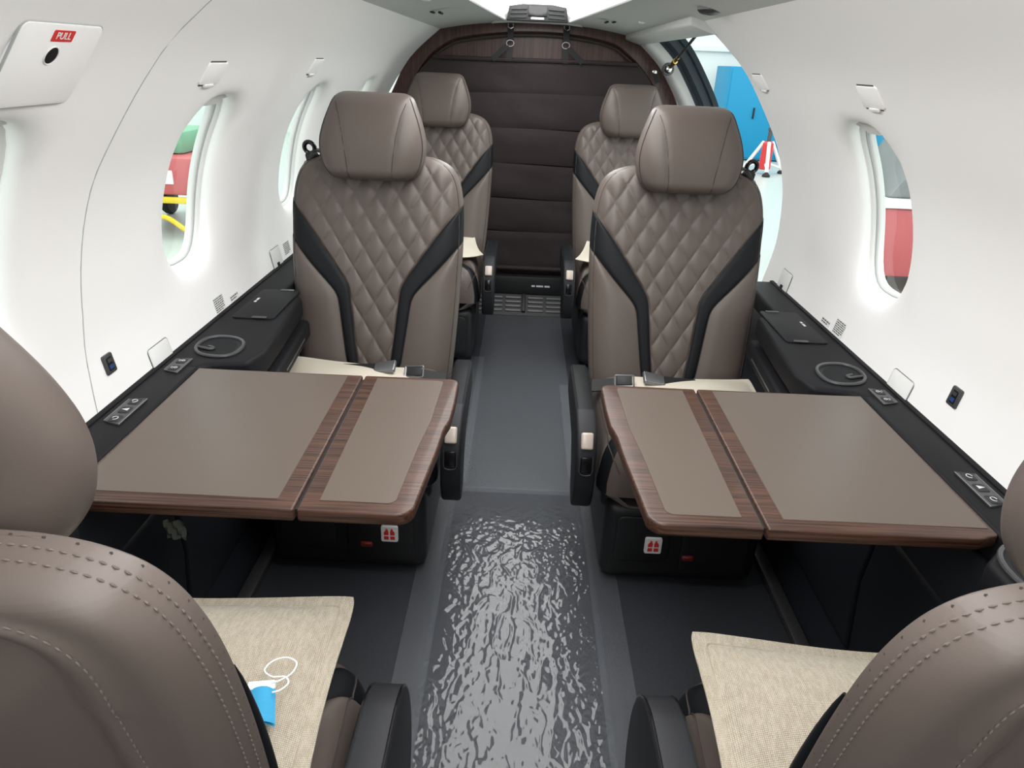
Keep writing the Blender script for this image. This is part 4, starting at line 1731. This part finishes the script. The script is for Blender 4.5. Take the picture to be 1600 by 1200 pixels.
ledge_flap(-1, 1.385, 0.655, 'small white flap above the left ledge beside the cup holder')
ledge_flap(-1, 2.16, 0.672, 'small white flap above the left ledge behind the middle seat')
ledge_flap(1, 1.392, 0.656, 'small white flap above the right ledge beside the cup holder')
ledge_flap(1, 2.15, 0.672, 'small white flap above the right ledge at the cargo doorway')


def placard(side, y, z, w, lab, lh=0.0045, n=7):
    r = wall_obj('wall_placard', side, y, z, lab, 'placard', 'printed placards low on the sidewalls')
    mb = MB()
    mb.prism(rrect(-w / 2, w / 2, -n * lh / 2 - 0.002, n * lh / 2 + 0.002, 0.002), 2, -0.001, 0.0007)
    bk = mb.build('backing', 'trim_white', r, smooth=0)
    print_rows('printed_rows', n, w - 0.006, lh, 'text', Matrix.Translation((0, 0, 0.0009)), r, int(y * 1000))
    return r


placard(-1, 1.708, 0.664, 0.060, 'dense seven line placard on the left wall above the ledge', 0.0052)
placard(-1, 1.80, 0.654, 0.055, 'two line placard on the left wall beside the dense placard', 0.0062, 2)
placard(1, 1.725, 0.666, 0.060, 'dense seven line placard on the right wall above the ledge', 0.0052)
placard(1, 1.805, 0.655, 0.055, 'two line placard on the right wall beside the dense placard', 0.0062, 2)
placard(-1, 2.27, 0.672, 0.060, 'dense placard on the left wall beside the middle seat shoulder', 0.0052)


# ceiling fittings
def ceil_pt(side, y, t):
    ch = interp(CH, y)
    return Vector((side * (0.47 + (ch - 0.47) * t), y, 1.385 + 0.040 * t + 0.006 * math.sin(PI * t)))


for side, y, t, lab in ((-1, 2.35, 0.55, 'small round ceiling spotlight on the left panel'), (1, 2.9, 0.35, 'small round ceiling spotlight on the right panel')):
    r = empty('ceiling_spotlight', ceil_pt(side, y, t), label=lab, cat='spotlight')
    mb = MB()
    mb.lathe([(0.006, -0.004), (0.013, -0.004), (0.015, 0.0), (0.015, 0.004)], 20)
    mb.build('bezel', 'trim_white', r)
    mb = MB()
    mb.lathe([(0.002, -0.0052), (0.006, -0.005), (0.006, 0.0)], 14)
    mb.build('lens', 'white', r)
for side, y, t, nsl, lab in ((-1, 2.75, 0.35, 3, 'row of three dark slots in the left ceiling panel'), (1, 3.1, 0.6, 2, 'pair of dark slots in the right ceiling panel')):
    r = empty('ceiling_slots', ceil_pt(side, y, t), label=lab, cat='outlet')
    for k in range(nsl):
        mb = MB()
        mb.box((-0.006, -0.035, -0.003), (0.006, 0.035, 0.004), 0.003, 2, Matrix.Translation((side * (-0.035 + k * 0.035), k * 0.05, -side * 0 - 0.002 - (k - 1) * -0.004)))
        mb.build('slot', 'dark', r)
r = empty('gasper_outlet', ceil_pt(1, 2.05, 0.2), label='round dark air nozzle at the edge of the right ceiling panel', cat='air vent')
mb = MB()
mb.lathe([(0.020, -0.010), (0.028, -0.006), (0.033, 0.0), (0.033, 0.006)], 24)
mb.build('ring', 'gunmetal', r)
mb = MB()
mb.lathe([(0.004, -0.012), (0.016, -0.010), (0.020, -0.004), (0.020, 0.0)], 20)
mb.build('nozzle', 'dark', r)


# ------------------------------------------------------------------ floor film and tapes
def film(name, lab, cat, x0, x1, y0, y1, nx, ny, amp, seed, material='film', z=0.004, edge=0.05):
    mb = MB()
    rows = []
    for j in range(ny + 1):
        y = y0 + (y1 - y0) * j / ny
        row = []
        for i in range(nx + 1):
            x = x0 + (x1 - x0) * i / nx
            q = Vector((x, y, seed))
            e = smooth01((x - x0) / edge) * smooth01((x1 - x) / edge)
            h = 0.0
            if amp:
                fade = smooth01((1.80 - y) / 0.10)
                w1 = noise.noise(Vector((x * 19, y * 13, seed)))
                w2 = noise.noise(Vector((x * 62 + w1 * 1.4, y * 44 + w1, seed + 3)))
                w3 = noise.noise(Vector((x * 130 + w2, y * 90, seed + 7)))
                rid = 1 - abs(noise.noise(Vector((x * 22 + 0.6 * w1, y * 6 + 1.5 * w1, seed + 11)))) * 3
                ed = 0.80 + 0.7 * smooth01((abs(x + 0.01) - 0.07) / 0.09)
                h = amp * ((0.8 * w1 + 0.62 * w2 + 0.36 * w3) * ed + 1.1 * max(0.0, rid - 0.55)) * (0.25 + 0.75 * e) * (0.12 + 0.88 * fade)
            row.append((x, y, z + max(-z + 0.0008, h)))
        rows.append(row)
    mb.grid(rows)
    o = mb.build(name, material, smooth=80, weld=False)
    return tag(o, lab, cat)


film('floor_film', 'wrinkled shiny clear plastic film over the aisle floor, nearest part', 'film', -0.215, 0.205, 0.30, 1.925, 190, 600, 0.0014, 2.2, z=0.006)
film('floor_film', 'smooth clear film on the rear aisle floor between the seats', 'film', -0.20, 0.20, 1.90, 3.62, 30, 90, 0.0009, 5.1, 'tape', z=0.0025)
for x0, x1, y0, y1, lab in ((-0.235, -0.175, 1.95, 3.02, 'strip of clear tape on the floor left of the rear aisle'), (0.160, 0.205, 2.0, 2.75, 'strip of clear tape on the floor right of the rear aisle'),
                            (-0.275, -0.20, 0.4, 1.86, 'strip of clear tape along the left edge of the wrinkled film'), (0.19, 0.265, 0.4, 1.86, 'strip of clear tape along the right edge of the wrinkled film')):
    mb = MB()
    mb.grid([[(x0 + (x1 - x0) * i / 6, y0 + (y1 - y0) * j / 40, 0.0045 + 0.0007 * noise.noise(Vector((i * 0.8, j * 0.35, x0 * 9)))) for i in range(7)] for j in range(41)])
    tag(mb.build('floor_tape', 'tape', smooth=80), lab, 'tape', 'clear tape strips on the floor')


# ------------------------------------------------------------------ pillows, belts, mask
def pillow(name, lab, loc, rot, w, h, thick, material, flange=0.018, seed=0.0, sag=0.0, group=None):
    root = empty(name, loc, label=lab, cat='pillow', group=group)
    root.rotation_euler = rot
    N = 44
    for nm in ('cover',):
        mb = MB()
        for sgn in (1, -1):
            rows = []
            for j in range(N + 1):
                v = -1 + 2 * j / N
                row = []
                for i in range(N + 1):
                    u = -1 + 2 * i / N
                    pin = 1 - 0.045 * (1 - u * u) * abs(v) ** 3 if True else 1
                    pin2 = 1 - 0.045 * (1 - v * v) * abs(u) ** 3
                    x, y = u * w / 2 * pin2 * (1 - 0.035 * (u * v) ** 8), v * h / 2 * pin * (1 - 0.035 * (u * v) ** 8)
                    du = (1 - abs(u)) * w / 2 - flange
                    dv = (1 - abs(v)) * h / 2 - flange
                    f = 0.0
                    if du > 0 and dv > 0:
                        a, b = min(1, du / (w / 2 - flange)), min(1, dv / (h / 2 - flange))
                        f = (1 - (1 - a) ** 2.2) ** 0.75 * (1 - (1 - b) ** 2.2) ** 0.75
                    z = sgn * (thick / 2 * f + 0.0015)
                    z += 0.006 * noise.noise(Vector((x * 7, y * 7, seed))) * (0.3 + f) + 0.010 * noise.noise(Vector((x * 4, y * 4, seed + 4))) * (1 - f)
                    z += sag * (u * u + v * v) * 0.5
                    row.append((x, y, z))
                rows.append(row)
            mb.grid(rows, flip=sgn < 0)
        mb.build('cover', material, root, smooth=70, weld=False)
    if flange > 0.015:
        a, b = w / 2 - flange, h / 2 - flange
        mb = MB()
        pts = []
        for x, y in rrect(-a, a, -b, b, 0.01, 3):
            pts.append((x, y))
        dn = []
        for k in range(len(pts)):
            p, q = pts[k], pts[(k + 1) % len(pts)]
            m_ = max(1, int(math.dist(p, q) / 0.012))
            dn += [(p[0] + (q[0] - p[0]) * t / m_, p[1] + (q[1] - p[1]) * t / m_) for t in range(m_)]
        P3 = []
        for x, y in dn:
            u, v = x / (w / 2), y / (h / 2)
            X_ = x * (1 - 0.045 * (1 - v * v) * abs(u) ** 3)
            Y_ = y * (1 - 0.045 * (1 - u * u) * abs(v) ** 3)
            z = 0.0015 + 0.0018 * noise.noise(Vector((X_ * 7, Y_ * 7, seed))) + 0.010 * noise.noise(Vector((X_ * 4, Y_ * 4, seed + 4))) + sag * (u * u + v * v) * 0.5
            P3.append((X_, Y_, z + 0.0004))
        mb.tube(P3, 0.0011, 5, closed=True)
        mb.build('hem_seam', 'hem', root)
    return root


pillow('linen_pillow', 'large cream linen pillow on the nearest left seat, a face mask on it', (-0.475, 0.675, 0.472), (0.05, -0.02, 0.03), 0.44, 0.35, 0.115, 'linen', 0.022, 1.0, 0.01, 'linen pillows')
pillow('linen_pillow', 'large cream linen pillow on the nearest right seat, nothing on it', (0.455, 0.648, 0.474), (0.05, 0.02, -0.03), 0.44, 0.315, 0.115, 'linen', 0.022, 2.0, 0.01, 'linen pillows')
pillow('seat_pillow', 'cream pillow on the seat behind the left table', (-0.49, 1.725, 0.425), (0.04, 0.02, -0.03), 0.38, 0.32, 0.055, 'cream', 0.012, 3.0, 0.012, 'cream pillows on the middle and rear seats')
pillow('seat_pillow', 'cream pillow on the seat behind the right table', (0.47, 1.725, 0.425), (0.04, -0.02, 0.03), 0.38, 0.32, 0.055, 'cream', 0.012, 4.0, 0.012, 'cream pillows on the middle and rear seats')
pillow('seat_pillow', 'cream pillow on the rearmost left seat', (-0.405, 3.14, 0.468), (0.06, 0, 0.2), 0.38, 0.34, 0.06, 'cream', 0.014, 5.0, 0.03, 'cream pillows on the middle and rear seats')
pillow('seat_pillow', 'cream pillow on the rearmost right seat', (0.43, 3.16, 0.455), (0.06, 0, -0.25), 0.38, 0.34, 0.06, 'cream', 0.014, 6.0, 0.03, 'cream pillows on the middle and rear seats')


def lap_belt(lab, loc, sgn):
    root = empty('lap_belt', loc, label=lab, cat='seat belt', group='lap belts on the middle seats')
    mb = MB()
    strap(mb, (-0.13 * sgn, 0.02, -0.005), (-0.01 * sgn, -0.005, 0.012), 0.045, 0.004, Vector((0, 1, 0.4)))
    mb.build('webbing', 'strap', root)
    mb = MB()
    strap(mb, (0.17 * sgn, 0.02, -0.02), (0.085 * sgn, 0.0, 0.0), 0.045, 0.004, Vector((0, 1, 0.4)))
    mb.build('webbing', 'strap', root)
    mb = MB()
    mt = Matrix.Translation((0.0, 0, 0.016)) @ Matrix.Rotation(0.35, 4, 'X') @ Matrix.Rotation(-0.25 * sgn, 4, 'Y')
    mb.box((-0.032, -0.022, -0.006), (0.032, 0.022, 0.008), 0.005, 3, mt)
    mb.build('buckle', 'grey_metal', root)
    mb = MB()
    mt = Matrix.Translation((0.083 * sgn, -0.004, 0.010)) @ Matrix.Rotation(0.9, 4, 'X') @ Matrix.Rotation(-0.15, 4, 'Y')
    fr = [(mt @ Vector((x, y, 0))) for x, y in rrect(-0.026, 0.026, -0.016, 0.016, 0.004, 3)]
    mb.tube(fr, 0.003, 6, closed=True)
    t_ = mb.build('tongue_frame', 'grey_metal', root)
    mb = MB()
    mb.box((-0.022, -0.012, -0.003), (0.022, 0.013, 0.003), 0.002, 2, mt)
    mb.build('tongue_plate', 'dark', root)


lap_belt('metal buckled lap belt on the cream pillow behind the left table', (-0.40, 1.82, 0.440), 1)
lap_belt('metal buckled lap belt on the cream pillow behind the right table', (0.36, 1.82, 0.440), -1)

# face mask lying on the left linen pillow
mk = empty('face_mask', (-0.325, 0.632, 0.522), label='folded blue and white surgical mask with white ear loop on the pillow', cat='face mask')
mk.rotation_euler = (0.0, 0.10, 0.25)
mk.scale = (0.85, 0.85, 0.85)
mb = MB()
rows = []
for j in range(13):
    v = j / 12
    rows.append([(-0.028 + 0.038 * i / 6 + 0.003 * v, 0.006 - 0.058 * v, 0.010 + 0.008 * math.sin(PI * (i / 6)) - 0.004 * v + 0.0012 * math.sin(v * 30)) for i in range(7)])
mb.grid(rows, flip=True)
mb.grid([[(p[0], p[1], p[2] - 0.006) for p in r_] for r_ in rows])
mb.build('blue_fabric', 'mask_blue', mk, smooth=70)
mb = MB()
mb.box((-0.030, 0.004, 0.008), (0.010, 0.020, 0.015), 0.003, 2)
mb.build('white_edge', 'mask_white', mk)
mb = MB()
mb.tube([Vector(p) for p in cr([(0.002, 0.012, 0.016), (0.016, 0.014, 0.018), (0.032, 0.030, 0.014), (0.038, 0.052, 0.012), (0.022, 0.064, 0.012), (0.002, 0.058, 0.012), (-0.008, 0.040, 0.013), (0.004, 0.024, 0.016), (0.022, 0.020, 0.018), (0.028, 0.008, 0.018), (0.018, -0.004, 0.018), (0.006, -0.006, 0.016)], 6)], 0.0013, 6)
mb.build('ear_loop', 'mask_white', mk)

# creased label hanging below the left table
tg = empty('paper_tag', (-0.625, 1.02, 0.475), label='small crumpled plastic tag below the left table', cat='tag')
mb = MB()
mb.grid([[(-0.018 + 0.036 * i / 6, -0.002 + 0.004 * math.sin(i * 1.9 + j), -0.018 + 0.04 * j / 6) for i in range(7)] for j in range(7)])
mb.build('sheet', mat('tag_plastic', (0.20, 0.22, 0.18), 0.25, 0.6), tg)
mb = MB()
strap(mb, (-0.06, 0.12, -0.10), (0.0, 0.004, 0.0), 0.03)
mb.build('webbing', 'strap', tg)

# ------------------------------------------------------------------ the hangar outside
GZ = -1.15
mb = MB()
mb.box((-40, -20, GZ - 0.1), (40, 40, GZ))
hf = tag(mb.build('floor_hangar', 'hangar_floor', smooth=0), kind='structure', label='pale green painted hangar floor')
mb = MB()
mb.box((-40, 24.0, GZ), (40, 24.3, 8.5))
hw = tag(mb.build('wall_hangar_rear', 'hangar_wall', smooth=0), kind='structure', label='white hangar rear wall')
mb = MB()
mb.box((-40, 23.9, 1.75), (40, 24.0, 1.9))
mb.build('wall_beam', 'hangar_wall', hw)
for k in range(9):
    mb = MB()
    mb.box((-38 + k * 9.3, 23.97, GZ), (-37.9 + k * 9.3, 24.0, 8.4))
    mb.build('panel_rib', 'hangar_wall', hw)
mb = MB()
mb.box((-24.3, -20, GZ), (-24, 24, 8.5))
tag(mb.build('wall_hangar_left', 'hangar_wall', smooth=0), kind='structure')
mb = MB()
mb.box((26, -20, GZ), (26.3, 24, 8.5))
tag(mb.build('wall_hangar_right', 'hangar_wall', smooth=0), kind='structure')

bd = empty('blue_container', (6.0, 21.7, GZ), label='bright blue container standing on the hangar floor beyond the cargo door', cat='container')
mb = MB()
mb.box((-0.35, 0.0, 0.03), (4.6, 1.6, 2.50), 0.02)
mb.build('body', 'blue', bd)
for k in range(3):
    mb = MB()
    mb.box((-0.30 + k * 1.62, -0.03, 0.08), (-0.30 + k * 1.62 + 1.58, 0.0, 2.45), 0.01)
    d_ = mb.build('door_leaf', 'blue', bd)
    mb = MB()
    mb.box((-0.30 + k * 1.62 + 0.75, -0.08, 1.15), (-0.30 + k * 1.62 + 0.79, -0.03, 1.45), 0.01)
    mb.build('handle', 'rubber', d_)


def jack(loc, lab):
    r = empty('aircraft_jack', loc, label=lab, cat='jack', group='red and white tripod jacks in the hangar')
    mb = MB()
    mb.lathe([(0.13, 0.12), (0.15, 0.14), (0.13, 0.75), (0.08, 0.80)], 16)
    mb.build('cylinder', 'red', r)
    mb = MB()
    mb.lathe([(0.05, 0.78), (0.05, 1.05), (0.07, 1.06), (0.07, 1.12), (0.02, 1.14)], 12)
    mb.build('ram', 'gunmetal', r)
    mb = MB()
    mb.lathe([(0.02, 1.13), (0.035, 1.15), (0.02, 1.25)], 10)
    mb.build('tip', 'chrome', r)
    for k in range(3):
        a = 0.35 + 2 * PI * k / 3
        c_, s_ = math.cos(a), math.sin(a)
        mb = MB()
        mb.tube([(0.12 * c_, 0.12 * s_, 0.78), (0.55 * c_, 0.55 * s_, 0.10)], 0.045, 8)
        lg = mb.build('leg', 'white', r)
        mb = MB()
        mb.tube([(0.14 * c_, 0.14 * s_, 0.25), (0.52 * c_, 0.52 * s_, 0.14)], 0.03, 8)
        mb.build('brace', 'white', lg)
        mb = MB()
        mb.lathe([(0.04, 0.0), (0.10, 0.01), (0.10, 0.04), (0.04, 0.10)], 12, Matrix.Translation((0.56 * c_, 0.56 * s_, 0)))
        mb.build('foot', 'rubber', lg)


jack((6.15, 18.9, GZ), 'red and white tripod jack standing before the blue container')
jack((5.35, 19.6, GZ), 'red and white tripod jack mostly hidden by the right middle seat')
sp = empty('marker_stand', (7.25, 20.4, GZ), label='pink stand leaning by the blue container', cat='stand')
mb = MB()
mb.tube([(0.0, 0, 0.6), (0.10, 0, 1.35)], 0.03, 8)
mb.build('pole', 'pink', sp)
mb = MB()
mb.lathe([(0.02, 0.0), (0.2, 0.01), (0.2, 0.04), (0.03, 0.08), (0.025, 0.62)], 16)
mb.build('foot', 'pink', sp)

# red service cart outside the right window
ct = empty('service_cart', (5.0, 9.2, GZ), label='red service cart with white top seen through the right window', cat='cart')
mb = MB()
mb.box((-0.9, -1.0, 0.25), (0.9, 1.0, 1.05), 0.05)
mb.build('body', 'cart_red', ct)
mb = MB()
mb.box((-0.93, -1.03, 1.05), (0.93, 1.03, 1.10), 0.02)
mb.build('top', 'white', ct)
mb = MB()
mb.prism([(-0.7, 1.10), (0.7, 1.10), (0.6, 1.75), (-0.3, 1.75)], 1, -0.6, 0.6, 0.04)
mb.build('tank', 'grey_metal', ct)
for x in (-0.7, 0.7):
    for y in (-0.75, 0.75):
        mb = MB()
        mb.lathe([(0.05, -0.06), (0.2, -0.06), (0.22, -0.03), (0.22, 0.03), (0.2, 0.06), (0.05, 0.06)], 16, Matrix.Translation((x, y, 0.22)) @ Matrix.Rotation(PI / 2, 4, 'Y'))
        mb.build('wheel', 'rubber', ct)

# red and yellow ground unit outside the left window
gu = empty('ground_power_cart', (-5.0, 10.5, GZ), label='red ground cart with yellow hoses seen through the left window', cat='cart')
mb = MB()
mb.box((-0.7, -0.8, 0.55), (0.7, 0.8, 1.05), 0.05)
mb.build('body', 'cart_red', gu)
mb = MB()
mb.box((-0.1, -0.82, 0.70), (0.25, -0.78, 0.88), 0.01)
mb.build('white_panel', 'white', gu)
mb = MB()
mb.box((-0.55, -0.5, 1.05), (0.3, 0.5, 1.35), 0.06)
mb.build('hood', 'green', gu)
for x in (-0.55, 0.55):
    for y in (-0.6, 0.6):
        mb = MB()
        mb.lathe([(0.05, -0.06), (0.2, -0.06), (0.22, -0.03), (0.22, 0.03), (0.2, 0.06), (0.05, 0.06)], 16, Matrix.Translation((x, y, 0.22)) @ Matrix.Rotation(PI / 2, 4, 'Y'))
        mb.build('wheel', 'rubber', gu)
mb = MB()
mb.tube([Vector(p) for p in cr([(-0.6, -0.85, 0.8), (-0.7, -1.0, 0.3), (-0.4, -1.1, 0.05), (0.1, -1.0, 0.3), (0.5, -0.95, 0.1), (0.75, -0.9, 0.6)], 8)], 0.035, 8)
mb.build('hose', 'yellow', gu)
mb = MB()
mb.box((-0.75, -0.85, 0.45), (0.75, -0.78, 0.53), 0.01)
mb.build('bumper', 'yellow', gu)
